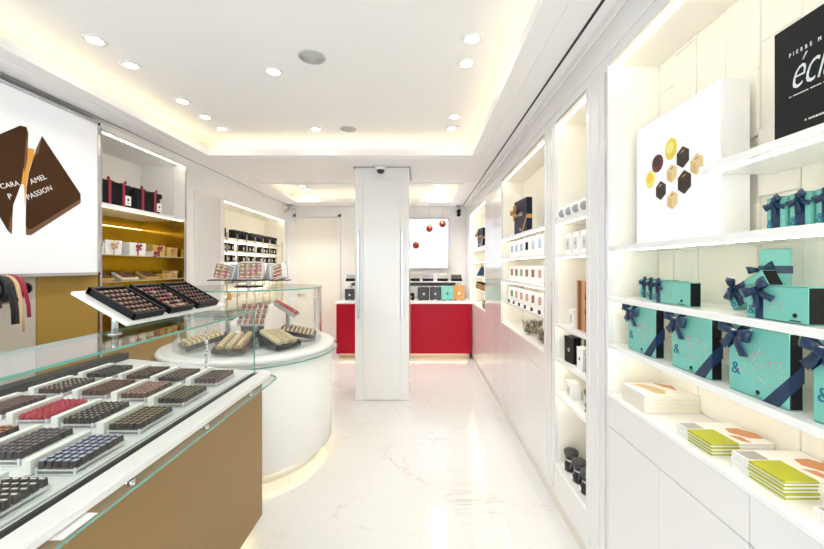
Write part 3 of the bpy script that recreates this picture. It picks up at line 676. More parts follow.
# deck: front nosing, slot, tray bed
bm = nb(); prism(bm, [(-.975, Y0), (-.905, Y0), (-.895, Y0+.01)] + [(-.975+.08*math.cos(a*PI/16), 2.185+.08*math.sin(a*PI/16)) for a in range(0, 9)] + [(-1.10, 2.265), (-1.10, 2.22), (-.975, 2.22)], .893, .92, bev=.003)
obj('deck_nosing', bm, 'corian', t, True)
bm = nb(); box(bm, -1.004, -.974, Y0, 2.20, .885, .9196); obj('glass_channel', bm, 'dark', t, True)
bm = nb(); prism(bm, [(-2.018, Y0), (-1.004, Y0), (-1.004, 2.245), (-2.018, 2.56)], .86, .915); box(bm, -.998, -.96, Y0, 2.2, .872, .885); obj('deck', bm, 'corian', t, True)
bm = nb(); box(bm, -1.026, -1.018, Y0, 2.19, .915, .917); obj('steel_inlay', bm, 'mgrey', t, True)
bm = nb(); box(bm, -2.10, -2.02, Y0, 2.56, .86, .958, .002); obj('rear_gap_strip', bm, 'dark', t, True)  # dark strip standing in for the shaded gap on the staff side
bm = nb(); box(bm, -.990, -.982, Y0, 2.19, .912, 1.285, 0)
for f in bm.faces:
    if abs(f.normal.x) < .5: f.material_index = 1
obj('front_glass', bm, ['glass', 'glass_e'], t, True)
def slab(x0, x1, y0, y1, z0, z1):
    bm = nb(); box(bm, x0, x1, y0, y1, z0, z1)
    bm.normal_update()
    for f in bm.faces:
        if abs(f.normal.z) < .5: f.material_index = 1
    return bm
obj('top_glass', slab(-1.262, -.978, Y0, 2.19, 1.283, 1.292), ['glass', 'glass_e'], t, True)
lp = [(-.955, Y0), (-.862, Y0), (-.862, 2.10)] + [(-.952+.09*math.cos(a*PI/16), 2.19+.09*math.sin(a*PI/16)) for a in range(0, 9)] + [(-.955, 2.28)]
bm = nb(); prism(bm, lp, .879, .888, 0, 1); obj('glass_ledge', bm, ['glass', 'glass_e'], t, True)
for y in (.75, 1.15, 1.55, 1.95):
    bm = nb(); cyl(bm, (-.95, y, .882), .007, .05, 12, 'X'); cyl(bm, (-.90, y, .874), .011, .016, 14); obj('standoff', bm, 'chrome', t, True)
for y in (.7, 2.165):
    bm = nb()
    n = 26; z0, z1 = .916, 1.282; hw = .009
    rows = []
    for k in range(n+1):
        a = k/n*PI*5; z = z0+(z1-z0)*k/n
        rows.append([bm.verts.new((-1.255+hw*math.cos(a+q*PI/2), y+hw*math.sin(a+q*PI/2), z)) for q in range(4)])
    for k in range(n):
        for q in range(4): bm.faces.new((rows[k][q], rows[k][(q+1) % 4], rows[k+1][(q+1) % 4], rows[k+1][q]))
    bm.faces.new(rows[0][::-1]); bm.faces.new(rows[-1]); obj('twisted_post', bm, 'chrome', t, True)
# label card lying on the ledge
bm = nb(); box(bm, -.945, -.868, .895, .995, .8885, .8895)
tag(obj('price_card', bm, 'white'), 'small blank white card lying on the glass ledge of the gold counter', 'card')

# trays with chocolates
PAL = {'w': mat('white icing', (.80, .74, .68), .4), 'lav': mat('lavender icing', (.38, .41, .60), .35), 'gold': mat('gold icing', (.72, .56, .30), .4), 'beige': mat('beige icing', (.58, .42, .27), .4),
       'pinkish': mat('pinkish icing', (.48, .27, .21), .45), 'dk': mat('dark couverture', (.018, .009, .007), .3), 'dk2': mat('black couverture', (.013, .009, .010), .3), 'milk': mat('milk couverture', (.09, .034, .016), .35),
       'brown': mat('brown couverture', (.045, .019, .012), .35), 'crim': mat('crimson glaze', (.42, .008, .03), .22), 'pur': mat('purple grey icing', (.17, .12, .15), .4), 'or': mat('orange icing', (.38, .13, .045), .4)}
def choc_mesh(body, top, style):
    bm = nb(); s = .0097; h = .023
    if style == 'dome':
        lathe(bm, [(0, 0), (.0108, 0), (.0118, .010), (.0095, .017), (.005, .022), (0, .023)], 10)
    else:
        t0 = bmesh.new(); bmesh.ops.create_cube(t0, size=1)
        for v in t0.verts:
            k = .88 if v.co.z > 0 else 1.0
            v.co = Vector((v.co.x*2*s*k, v.co.y*2*s*k, (v.co.z+.5)*h))
        bmesh.ops.bevel(t0, geom=list(t0.edges), offset=.0016, segments=1, affect='EDGES'); merge(bm, t0)
    if style == 'stripe': box(bm, -.0080, .0080, -.0025, .0025, h-.0004, h+.0010, .0004, 1)
    elif style == 'diag':
        t0 = bmesh.new(); box(t0, -.0088, .0088, -.0016, .0016, h-.0004, h+.001, .0003, 1); merge(bm, t0, Matrix.Rotation(.8, 4, 'Z'))
    elif style == 'cap': box(bm, -.0078, .0078, -.0078, .0078, h-.0004, h+.0008, .0006, 1)
    elif style == 'spot': box(bm, -.003, .003, -.003, .003, h-.0004, h+.0008, .0003, 1)
    me = bpy.data.meshes.new('chocolate'); bm.to_mesh(me); bm.free(); me.materials.append(PAL[body]); me.materials.append(PAL[top]); return me
# row -> right edge x ; (front y, body, top, style, description)
TR = [
 (-1.05, .86, 'dk', 'w', 'stripe', 'dark chocolates with broad white stripes'),
 (-1.05, 1.127, 'dk', 'lav', 'cap', 'dark chocolates with lavender blue tops'),
 (-1.06, 1.396, 'dk', 'gold', 'diag', 'dark chocolates with thin gold diagonal lines'),
 (-1.07, 1.67, 'dk2', 'beige', 'diag', 'black chocolates with beige diagonal lines'),
 (-1.08, 1.955, 'brown', 'pur', 'spot', 'brown chocolates with tiny purple grey dots'),
 (-1.28, 1.18, 'dk2', 'pur', 'cap', 'dark chocolates with purple grey tops'),
 (-1.285, 1.45, 'dk2', 'gold', 'spot', 'black chocolates with small golden dots'),
 (-1.29, 1.735, 'milk', 'pinkish', 'cap', 'milk chocolates with pinkish beige tops'),
 (-1.29, 1.985, 'dk', 'beige', 'spot', 'dark chocolates with small beige dots'),
 (-1.50, 1.20, 'dk', 'or', 'cap', 'dark chocolates with orange tops'),
 (-1.505, 1.49, 'crim', 'crim', 'dome', 'domed crimson red chocolates'),
 (-1.505, 1.77, 'milk', 'or', 'spot', 'milk chocolates with orange dots'),
 (-1.50, 2.03, 'brown', 'pinkish', 'spot', 'brown chocolates with pinkish dots'),
 (-1.735, 1.53, 'brown', 'pinkish', 'diag', 'brown chocolates with pinkish diagonal lines'),
 (-1.745, 1.80, 'brown', 'w', 'spot', 'brown chocolates with white dots'),
 (-1.745, 2.06, 'dk2', 'pur', 'spot', 'black chocolates with purple grey dots'),
]
W_, L_ = .125, .19; ZT = .935
proto_tray = None
allc = []
for i, (xr, yf, b, tp, st, desc) in enumerate(TR):
    lab = 'clear acrylic tray on the gold counter carrying '+desc
    loc = (xr-W_/2, yf+L_/2, .915)
    if proto_tray is None:
        t = proto_tray = thing('chocolate_tray', lab, 'tray', loc, group='acrylic trays of chocolates')
        bm = nb(); box(bm, -W_/2+.002, W_/2-.002, -L_/2, L_/2, .014, .0185)
        bm.normal_update()
        for f in bm.faces:
            if abs(f.normal.z) < .5: f.material_index = 1
        obj('tray_base', bm, ['acrylic', 'acr_e'], t)
        bm = nb()
        for z in (.004, .0165):
            box(bm, -W_/2, W_/2, -L_/2-.004, -L_/2-.001, z-.0013, z+.0013); box(bm, W_/2, W_/2+.003, -L_/2-.004, L_/2, z-.0013, z+.0013)
        obj('edge_rail', bm, 'acr_e', t)
        for sx in (-1, 1):
            for sy in (-1, 1):
                bm = nb(); x = sx*(W_/2-.004); y = sy*(L_/2-.004) if sy > 0 else -L_/2-.002
                box(bm, x-.0015, x+.0045, y-.002, y+.003, 0, .024 if sy < 0 else .014, .0008); obj('foot', bm, 'acr_e', t)
        bm = nb(); box(bm, -W_/2-.034, -W_/2-.006, -L_/2-.008, L_/2+.012, .004, .050, .0015); obj('ticket_bar', bm, 'whitep', t)
    else: dup(proto_tray, loc, None, lab)
    nx, ny = 5, 8; me = choc_mesh(b, tp, st)
    d = math.hypot(loc[0], loc[1])
    for a in range(nx):
        for c in range(ny):
            x = loc[0]-W_/2+.0135+a*(W_-.027)/(nx-1)+random.uniform(-.0006, .0006); y = loc[1]-L_/2+.012+c*(L_-.024)/(ny-1)
            vis = F*abs(x)/y < CX-2
            allc.append((0 if vis else 1, math.sqrt(x*x+y*y), x, y, me, i, desc, random.uniform(-.06, .06)))
allc.sort(key=lambda q: (q[0], q[1]))
grp = {}
for k, (vis, d, x, y, me, i, desc, rz) in enumerate(allc):
    if k < 290:
        o = bpy.data.objects.new('chocolate', me); C.objects.link(o); o.location = (x, y, .9336); o.rotation_euler = (0, 0, rz)
        tag(o, 'one of the '+desc+' in their clear tray', 'chocolate', desc+' in one tray')
rest = nb(); mats = []; 
for k, (vis, d, x, y, me, i, desc, rz) in enumerate(allc):
    if k >= 290:
        t0 = bmesh.new(); t0.from_mesh(me)
        for f in t0.faces:
            mm = me.materials[f.material_index]
            if mm not in mats: mats.append(mm)
            f.material_index = mats.index(mm)
        merge(rest, t0, Matrix.Translation((x, y, .9336)) @ Matrix.Rotation(rz, 4, 'Z'))
tag(obj('chocolate', rest, mats), 'remaining small chocolates filling the trays farther along the gold counter', 'chocolates', kind='stuff')

# ---- tilted display shelf with three open boxes
XS, ZS, TILT = -1.05, 1.346, math.atan2(.113, .198)
YS0, YS1 = 1.327, 1.985
t = thing('tilted_display_shelf', 'white sloping shelf on chrome legs above the gold counter glass', 'display shelf', (XS, (YS0+YS1)/2, ZS))
R = Matrix.Rotation(TILT, 4, 'Y')      # local -x runs up the slope
bm = nb(); box(bm, -.235, 0, YS0-(YS0+YS1)/2, YS1-(YS0+YS1)/2, -.012, 0, .002); bmesh.ops.transform(bm, matrix=R, verts=bm.verts); obj('shelf_board', bm, 'corian', t)
for y in (1.42, 1.87):
    bm = nb(); x = -1.175; cyl(bm, (x, y, 1.292), .011, ZS+(XS-x)*math.tan(TILT)-.010-1.292, 16); cyl(bm, (x, y, 1.292), .022, .005, 20); obj('leg', bm, 'chrome', t, True)
prm = {}
for kind, c1 in (('a', (.07, .028, .018)), ('b', (.03, .014, .011)), ('c', (.42, .28, .2)), ('d', (.3, .02, .04))):
    bm = nb(); box(bm, -.0095, .0095, -.0092, .0092, 0, .012, .003); box(bm, -.006, .006, -.0015, .0015, .0118, .0128, .0003, 1)
    me = bpy.data.meshes.new('praline'); bm.to_mesh(me); bm.free(); me.materials.append(mat('praline '+kind, c1, .3)); me.materials.append(PAL['pinkish']); prm[kind] = me
for bi, (ya, yb, pat, lab) in enumerate(((1.362, 1.522, 'a', 'open black box of brown pralines nearest the camera on the sloping shelf'), (1.556, 1.715, 'acdb', 'open black box of mixed brown and cream pralines, middle one on the sloping shelf'), (1.748, 1.922, 'ab', 'open black box of dark pralines at the far end of the sloping shelf'))):
    yc = (ya+yb)/2; hw = (yb-ya)/2; base = Vector((XS, yc, ZS))
    o = thing('chocolate_box', lab, 'box', base, rot=(0, TILT, 0), group='open black boxes on the sloping shelf')
    bm = nb(); x0, x1 = -.216, -.012
    box(bm, x0, x1, -hw, hw, .0005, .006, .001); obj('box_base', bm, 'black', o)
    bm = nb()
    for a, b, c, e in ((x0, x0+.016, -hw, hw), (x1-.010, x1, -hw, hw), (x0, x1, -hw, -hw+.008), (x0, x1, hw-.008, hw)): box(bm, a, b, c, e, .004, .028, .001)
    obj('box_wall', bm, 'black', o)
    bm = nb(); box(bm, x0+.018, x1-.011, -hw+.009, hw-.009, .006, .012); obj('insert', bm, 'dgrey', o)
    rr = random.Random(bi)
    for i in range(6):
        for j in range(6):
            lx = x0+.033+i*.0288; ly = -hw+.022+j*(2*hw-.044)/5
            p = bpy.data.objects.new('praline', prm[rr.choice(pat)]); C.objects.link(p)
            p.location = base+(R.to_3x3() @ Vector((lx, ly, .0122))); p.rotation_euler = (0, TILT, 0)
            tag(p, ('one of the brown pralines in the open box nearest the camera', 'one of the mixed pralines in the middle open box', 'one of the dark pralines in the farthest open box')[bi]+' on the sloping shelf', 'praline', 'pralines in open black box '+('near', 'middle', 'far')[bi])

# ============================================================ ROUND PASTRY COUNTER
RC = (-1.42, 3.12); t = thing('round_counter', 'round white pastry counter with a curved glass screen', 'display counter', (*RC, 0))
bm = nb(); lathe(bm, [(0, 0), (.56, 0), (.56, .10), (0, .10)], 72); obj('plinth', bm, 'corian', t)
bm = nb(); lathe(bm, [(.575, .085), (.585, .085), (.585, .098), (.575, .098), (.575, .085)], 72); obj('led_strip', bm, 'ledy', t)
bm = nb(); lathe(bm, [(0, .10), (.645, .10), (.65, .105), (.65, .872), (0, .872)], 96); obj('drum', bm, 'corian', t)
bm = nb(); lathe(bm, [(0, .872), (.64, .872), (.66, .876), (.672, .892), (.672, .905), (.662, .918), (.65, .92), (0, .92)], 96); obj('ring_top', bm, 'corian', t)
bm = nb(); lathe(bm, [(.655, .858), (.70, .858), (.70, .868), (.655, .868)], 96)
for f in bm.faces:
    if f.calc_center_median().xy.length > .695: f.material_index = 1
obj('glass_ledge', bm, ['glass', 'glass_e'], t)
bm = nb(); lathe(bm, [(.556, .92), (.562, .92), (.562, 1.374), (.556, 1.374), (.556, .92)], 96, a0=-PI, a1=.62); 
obj('curved_glass', bm, 'glass', t)
bm = nb(); lathe(bm, [(0, 1.375), (.566, 1.375)], 96, mi=0); lathe(bm, [(.566, 1.375), (.568, 1.380), (.566, 1.385)], 96, mi=1); lathe(bm, [(.566, 1.385), (0, 1.385)], 96, mi=0)
obj('glass_top', bm, ['glass', 'glass_e'], t)
for a in (-2.75, .62):
    bm = nb(); cyl(bm, (.535*math.cos(a), .535*math.sin(a), .92), .010, .455, 14); obj('post', bm, 'chrome', t)
bm = nb(); cyl(bm, (0, 0, .92), .09, .14, 32); obj('centre_riser', bm, 'dgrey', t)
def polar(r, a): return (RC[0]+r*math.cos(a), RC[1]+r*math.sin(a))
mac_me = {}
def mac(col, fill=(.8, .74, .62)):
    if col not in mac_me:
        bm = nb(); lathe(bm, [(0, -.013), (.016, -.012), (.0215, -.006), (.0205, -.004)], 14); lathe(bm, [(.0205, -.004), (.019, 0), (.0205, .004)], 14, mi=1); lathe(bm, [(.0205, .004), (.0215, .006), (.016, .012), (0, .013)], 14)
        me = bpy.data.meshes.new('macaron'); bm.to_mesh(me); bm.free(); me.materials.append(mat('macaron', col, .55)); me.materials.append(mat('filling', fill, .5)); mac_me[col] = me
    return mac_me[col]
CREAM = (.66, .47, .24); YEL = (.66, .40, .12); ROSE = (.65, .22, .22); BRN = (.20, .09, .05); CAR = (.50, .25, .10); GRN = (.5, .5, .2); RED = (.38, .02, .03)
def pastry_tray(ang, label, cols, r=.365, z=.923, tilt=.22, nrow=3, ncol=8, wd=.215, ln=.30, side='x', gl='', tcol='black', item='macaron'):
    """black tray pointing outwards along angle; rolls of macarons run radially"""
    x, y = polar(r, ang); rz = ang+PI/2
    t = thing('pastry_tray', label, 'tray', (x, y, z), rot=(0, 0, rz), group='pastry trays in the round counter')
    Rm = Matrix.Translation((0, 0, .012+math.sin(tilt)*ln/2)) @ Matrix.Rotation(tilt, 4, 'X')
    def tr(bm): bmesh.ops.transform(bm, matrix=Rm, verts=bm.verts); return bm
    bm = nb(); box(bm, -wd/2, wd/2, -ln/2, ln/2, 0, .006, .001); obj('tray_base', tr(bm), tcol, t)
    bm = nb()
    for a, b, c, e in ((-wd/2, wd/2, -ln/2, -ln/2+.004), (-wd/2, wd/2, ln/2-.004, ln/2), (-wd/2, -wd/2+.004, -ln/2, ln/2), (wd/2-.004, wd/2, -ln/2, ln/2)): box(bm, a, b, c, e, .004, .034)
    obj('rim', tr(bm), tcol, t)
    bm = nb(); zt = .012+math.sin(tilt)*ln/2; box(bm, -wd/2+.02, wd/2-.02, ln/2-.05, ln/2-.03, 0, zt+math.sin(tilt)*(ln/2-.05)+.001); obj('support', bm, 'dgrey', t)
    root = Matrix.Translation((x, y, z)) @ Matrix.Rotation(rz, 4, 'Z') @ Rm
    for i in range(nrow):
        for j in range(ncol):
            lx = (-wd/2+.012+(wd-.024)*(i+.5)/nrow); ly = -ln/2+.02+(ln-.04)*(j+.5)/ncol
            m = root @ Matrix.Translation((lx, ly, .006+.0272)) @ Matrix.Rotation(PI/2, 4, 'X')
            p = bpy.data.objects.new('macaron', mac(cols[i % len(cols)] if isinstance(cols, list) else cols)); C.objects.link(p)
            p.matrix_world = m @ Matrix.Scale(1.25, 4)
            tag(p, 'macaron standing on edge in the '+gl, 'macaron', 'macarons in the '+gl)
D = math.radians
pastry_tray(D(-36), 'black tray of three cream macaron rolls in the middle front of the round counter', [CREAM], gl='cream macaron tray in the middle front', tilt=.25)
pastry_tray(D(-84), 'black tray of three yellow macaron rolls behind the gold counter glass edge', [YEL, CREAM, YEL], gl='yellow macaron tray seen past the gold counter')
pastry_tray(D(-134), 'black tray of golden macaron rolls at the staff side of the round counter', [YEL, CAR, YEL], gl='golden macaron tray on the staff side')
pastry_tray(D(13), 'black tray of caramel and brown macarons on the aisle side of the round counter', [CAR, BRN, CAR, BRN], nrow=4, wd=.24, gl='brown macaron tray on the aisle side')
def riser_tray(ang, r, z, label, tcol, item, ic, nx, ny, wd=.20, ln=.16, tilt=.5, rz=None, group=None, ry=0, lip=.03):
    x, y = polar(r, ang); rz = ang+PI/2 if rz is None else rz
    t = thing('raised_tray', label, 'tray', (x, y, .92), rot=(0, 0, rz))
    bm = nb(); box(bm, -.02, .02, .0, .02, 0, z-.92-.01, .002); box(bm, -.06, .06, -.04, .05, 0, .005); obj('stand', bm, 'steel', t)
    Rm = Matrix.Translation((0, 0, z-.92)) @ Matrix.Rotation(ry, 4, 'Y') @ Matrix.Rotation(tilt, 4, 'X')
    bm = nb(); box(bm, -wd/2, wd/2, -ln/2, ln/2, 0, .012, .002); bmesh.ops.transform(bm, matrix=Rm, verts=bm.verts); obj('tray_base', bm, tcol, t)
    bm = nb(); box(bm, -wd/2, wd/2, -ln/2-.004, -ln/2, -.004-(lip-.03), lip, .001); bmesh.ops.transform(bm, matrix=Rm, verts=bm.verts); obj('front_lip', bm, tcol, t)
    me = bpy.data.meshes.new(item); bm = nb(); box(bm, -.014, .014, -.018, .018, 0, .024, .006, seg=2); bm.to_mesh(me); bm.free(); me.materials.append(mat(item, ic, .3))
    root = Matrix.Translation((x, y, .92)) @ Matrix.Rotation(rz, 4, 'Z') @ Rm
    for i in range(nx):
        for j in range(ny):
            p = bpy.data.objects.new(item, me); C.objects.link(p)
            p.matrix_world = root @ Matrix.Translation((-wd/2+wd*(i+.5)/nx, -ln/2+ln*(j+.5)/ny, .0125))
            tag(p, 'small glazed cake sitting in the '+group, 'cake', 'cakes in the '+group)
riser_tray(D(-60), .10, 1.155, 'white raised tray of red brown glazed cakes at the centre of the round counter', 'corian', 'glazed_cake', (.34, .09, .04), 5, 4, .22, .19, .95, rz=D(2), group='central raised white tray')
riser_tray(D(6), .28, 1.19, 'pale tilted raised tray topped with small red cakes on the aisle side', 'lgrey', 'red_cake', (.55, .06, .06), 10, 1, .46, .05, .35, rz=D(-48), ry=.15, lip=.035, group='raised tray with one line of red cakes')
riser_tray(D(-170), .20, 1.13, 'small dark raised tray of rosy cakes on the staff side', 'dgrey', 'rosy_cake', (.50, .16, .13), 4, 2, .18, .09, .3, rz=D(-10), group='dark raised tray on the staff side')
# macaron boxes on the glass top
def mac_box(x, y, z, rz, rx, label, w_=.20, h_=.15, nx=4, ny=4, gl='', ry=0):
    t = thing('macaron_box', label, 'box', (x, y, z), rot=(rx, ry, rz), group='white macaron boxes on the round counter')
    bm = nb(); box(bm, -w_/2, w_/2, .035, .04, 0, h_, .001); obj('base', bm, 'white', t)
    bm = nb()
    for a, b, c, e in ((-w_/2, w_/2, 0, .006), (-w_/2, w_/2, h_-.006, h_), (-w_/2, -w_/2+.006, 0, h_), (w_/2-.006, w_/2, 0, h_)): box(bm, a, b, -.012, .04, c, e, .001)
    obj('side_wall', bm, 'white', t)
    bm = nb(); box(bm, -w_/2-.0, w_/2, .042, .046, 0.0, h_+.012, .001); obj('open_lid', bm, 'mgrey', t)
    root = Matrix.Translation((x, y, z)) @ Euler((rx, ry, rz)).to_matrix().to_4x4()
    cols = [ROSE, YEL, CREAM, CAR, YEL, ROSE, CREAM, CAR]
    for i in range(nx):
        for j in range(ny):
            p = bpy.data.objects.new('macaron', mac(cols[(j*3+i*5) % 8])); C.objects.link(p)
            p.matrix_world = root @ Matrix.Translation((-w_/2+.006+(w_-.012)*(i+.5)/nx, .012, .008+(h_-.014)*(j+.5)/ny)) @ Matrix.Rotation(.06, 4, 'X') 
            tag(p, 'macaron stacked flat in the '+gl, 'macaron', 'macarons in the '+gl)
t = thing('box_stand', 'black tiered stand holding three macaron boxes on top of the round glass', 'display stand', (-1.45, 3.12, 1.385))
bm = nb(); box(bm, -.10, .10, -.05, .05, 0, .008, .002); obj('foot', bm, 'black', t)
bm = nb(); box(bm, -.012, .012, -.012, .012, .008, .05); obj('post', bm, 'steel', t)
bm = nb(); box(bm, -.34, .34, -.03, .05, .05, .058, .002); obj('arm', bm, 'black', t)
mac_box(-1.43, 3.10, 1.446, 0, -.08, 'white macaron box facing the camera, in the middle of the stand', .205, .145, 4, 4, 'box facing the camera')
mac_box(-1.665, 3.09, 1.446, .5, -.1, 'white macaron box turned toward the staff side of the stand', .15, .13, 3, 4, 'box turned to the staff side', ry=.25)
mac_box(-1.195, 3.09, 1.446, -.5, -.1, 'white macaron box turned toward the aisle side of the stand', .15, .13, 3, 4, 'box turned to the aisle side', ry=-.25)
for x, rz, l in ((-1.56, .7, 'grey card leaning between the two staff side boxes'), (-1.30, -.7, 'pale grey card leaning between the two aisle side boxes')):
    bm = nb(); box(bm, -.06, .06, 0, .012, 0, .135, .002); o = tag(obj('leaning_card', bm, 'mgrey' if x < -1.5 else 'lgrey'), l, 'card'); o.location = (x, 3.15, 1.444); o.rotation_euler = (-.1, 0, rz)
# ============================================================ RIGHT NICHES CONTENTS
RR = -PI/2         # things built facing -y turn to face the aisle
def teal_box(label, loc, w_, h, d, bows='corner', rot=None, prints='big', group=None, name='gift_box', bs=.05, ba=.3, ends='black'):
    t = thing(name, label, 'gift box', loc, rot=rot or (0, 0, RR), group=group)
    bm = nb(); box(bm, -w_/2+.001, w_/2-.001, .003, d-.003, .003, h-.003); obj('inner_box', bm, ends, t)
    bm = nb(); e = .004
    for a, b, c, f in ((-0, .003, 0, h), (d-.003, d, 0, h), (0, d, 0, .003), (0, d, h-.003, h)): box(bm, -w_/2+.003, w_/2-.003, a, b, c, f, .0008)
    obj('sleeve', bm, 'teal', t)
    if bows == 'corner':
        bm = nb(); c1 = w_*.40                     # diagonal ribbon over the lower corner and the upper one
        vprism(bm, [(w_/2-c1, 0.0), (w_/2-c1+.045, 0.0), (w_/2, c1*.95-.03), (w_/2, c1*.95+.015)], -.0012, 0)
        
        t5 = bmesh.new(); prism(t5, [(0, c1*.95-.03), (d, c1*.95-.03+d*.9), (d, c1*.95+.015+d*.9), (0, c1*.95+.015)], w_/2-.0004, w_/2+.0012); merge(bm, t5, Matrix(((0, 0, 1, 0), (1, 0, 0, 0), (0, 1, 0, 0), (0, 0, 0, 1))))
        vprism(bm, [(-w_/2, h-.045), (-w_/2, h-.075), (-w_/2+.075, h), (-w_/2+.045, h)], -.0012, 0)
        bow(bm, -w_*.30, h-.022, -.002, bs, ba); obj('ribbon', bm, 'navy', t)
    elif bows == 'end':
        bm = nb(); x = -w_/2+min(.04, w_*.35)
        box(bm, x-.011, x+.011, -.0012, 0, 0, h); box(bm, x-.011, x+.011, 0, d, h, h+.0012); bow(bm, x, h*.86, -.002, bs, ba); obj('ribbon', bm, 'navy', t)
    elif bows == 'mid':
        bm = nb(); x = 0
        box(bm, x-.012, x+.012, -.0012, 0, 0, h); box(bm, x-.012, x+.012, 0, d, h, h+.0012); bow(bm, x, h*.80, -.002, bs, ba); obj('ribbon', bm, 'navy', t)
    elif bows == 'band':
        bm = nb(); box(bm, -w_/2-.001, w_/2+.001, -.0012, 0, h*.62, h*.62+.022); box(bm, -w_/2-.0013, -w_/2, 0, d, h*.62, h*.62+.022); box(bm, w_/2, w_/2+.0013, 0, d, h*.62, h*.62+.022); bow(bm, -w_/2+.005, h*.68, -.002, bs, ba); obj('ribbon', bm, 'navy', t)
    rr = random.Random(hash(label) % 97 if False else len(label))
    bm = nb()
    if prints == 'big':
        text(bm, '&', .048, -w_*.44, h*.26, -.0001, mi=0); dotted(bm, 'NUTS', .048, -w_*.22, h*.24, -.0002, .0035, (1, 1, 2), rr); dotted(bm, 'FRUITS', .036, -w_*.20, h*.46, -.0002, .0035, (1, 1, 2), rr)
        for k in range(14): dot(bm, -w_*.22+rr.random()*w_*.55, h*(.2+.55*rr.random()), -.0002, .0016+.0014*rr.random(), rr.choice((1, 2)))
        for k in range(3): dot(bm, (-w_*.28, -w_*.02, w_*.22)[k], h*(.34, .62, .56)[k], -.0002, .0045, 2)
        dot(bm, w_*.02, h*.09, -.0002, .006, 3, 14); box(bm, -.012+w_*.02, .012+w_*.02, -.0006, 0, h*.035, h*.042, 0, 3)
    elif prints == 'long':
        text(bm, '&', .034, -w_*.46, h*.12, -.0001); dotted(bm, 'NUTS', .028, -w_*.28, h*.34, -.0002, .003, (1, 1, 2), rr)
        for k in range(20): dot(bm, -w_*.28+rr.random()*w_*.35, h*(.2+.7*rr.random()), -.0002, .0014+.001*rr.random(), rr.choice((1, 2)))
        dot(bm, w_*.30, h*.22, -.0002, .0055, 3, 14); box(bm, w_*.22, w_*.38, -.0006, 0, h*.06, h*.09, 0, 3)
    else:
        text(bm, '&', h*.36, -w_*.44, h*.10, -.0001)
        for k in range(10): dot(bm, w_*(rr.random()-.5)*.8, h*(.3+.6*rr.random()), -.0002, .0012+.001*rr.random(), rr.choice((1, 2)))
    obj('print', bm, ['teal_d', 'pale_p', 'pink', 'black'], t)
    return t
zs = {1: 1.2005, 2: 1.4155, 3: 1.6455, 4: 1.8485, 5: 1.8605}
for ya, yb, l in ((1.406, 1.596, 'large square turquoise box with navy bow, the one nearest the niche side wall'), (1.135, 1.318, 'large square turquoise box with navy bow above the gap between two booklet piles'),
                  (.894, 1.075, 'large square turquoise box with navy bow standing alone under the long turquoise box'), (.66, .845, 'large square turquoise box cut by the picture edge')):
    teal_box(l, (.893, (ya+yb)/2, zs[1]), yb-ya, .188, .033, group='large turquoise boxes on the lowest shelf', ba=-.25)
# shelf 2: three slim boxes side by side, then the pile
for k, l in enumerate(('slim turquoise box with navy bow, front one of the three side by side', 'slim turquoise box with navy bow, middle one of the three side by side', 'slim turquoise box with navy bow, rear one of the three against the niche back')):
    teal_box(l, (.897+.044*k, (1.335, 1.45, 1.565)[k], zs[2]), .205, .082, .038, 'end', prints='long', group='slim turquoise boxes in a row', bs=.026, ba=.4)
teal_box('long turquoise box with a black end and navy bow lying at the shelf front', (.885, .925, zs[2]), .165, .088, .06, 'end', prints='long', bs=.036, ba=.5)
teal_box('turquoise box standing upright behind the tilted one', (1.02, 1.065, zs[2]), .070, .187, .048, 'band', rot=(0, 0, RR/2), prints='small', bs=.03, ends='teal')
tb = teal_box('turquoise box tilted on its corner and leaning over the long box', (.948, 1.063, zs[2]+.039), .148, .060, .04, 'end', prints='long', bs=.033, ba=.9)
tb.rotation_euler = (0, math.radians(-30), RR)
# row of little boxes on shelf 3
for k, l in enumerate(('small turquoise box with bow, next to the lit chocolate sign', 'small turquoise box with bow, second away from the lit chocolate sign', 'small turquoise box with bow, third away from the lit chocolate sign', 'small turquoise box with bow, cut by the picture edge')):
    teal_box(l, (.925, .965-.062*k, zs[3]), .056, .086, .05, 'mid', prints='small', group='small turquoise boxes in a row', bs=.024, ba=.6, ends='teal')
# black book / poster box on top shelf
t = thing('black_presentation_box', 'tall black box with silver lettering standing on the top shelf', 'box', (.905, .784, zs[5]), rot=(0, 0, RR))
bm = nb(); box(bm, -.165, .165, 0, .03, 0, .283, .002); obj('box_body', bm, 'black', t)
bm = nb(); text(bm, 'PIERRE M', .0135, -.125, .203, -.0001, spacing=2.2, sx=.66); obj('heading_lettering', bm, 'silver_p', t)
bm = nb(); text(bm, 'éclat', .118, -.125, .120, -.0001, shear=.5, spacing=.95, sx=.58, thin=.0016); obj('title_lettering', bm, 'silver_p', t)
bm = nb(); r9 = random.Random(2)
x9 = -.125
while x9 < .05:
    l9 = .002+.003*r9.random(); box(bm, x9, x9+l9, -.0008, 0, .104, .1065); x9 += l9+(.0015 if r9.random() < .85 else .005)
obj('small_lettering', bm, 'silver_p', t)
bm = nb(); x9 = -.088
while x9 < .05:
    l9 = .002+.003*r9.random(); box(bm, x9, x9+l9, -.0008, 0, .034, .038); x9 += l9+(.0015 if r9.random() < .8 else .005)
obj('bottom_lettering', bm, 'silver_p', t)
bm = nb(); dot(bm, -.030, .072, -.0002, .010, 0, 20); obj('round_emblem', bm, 'silver_p', t)
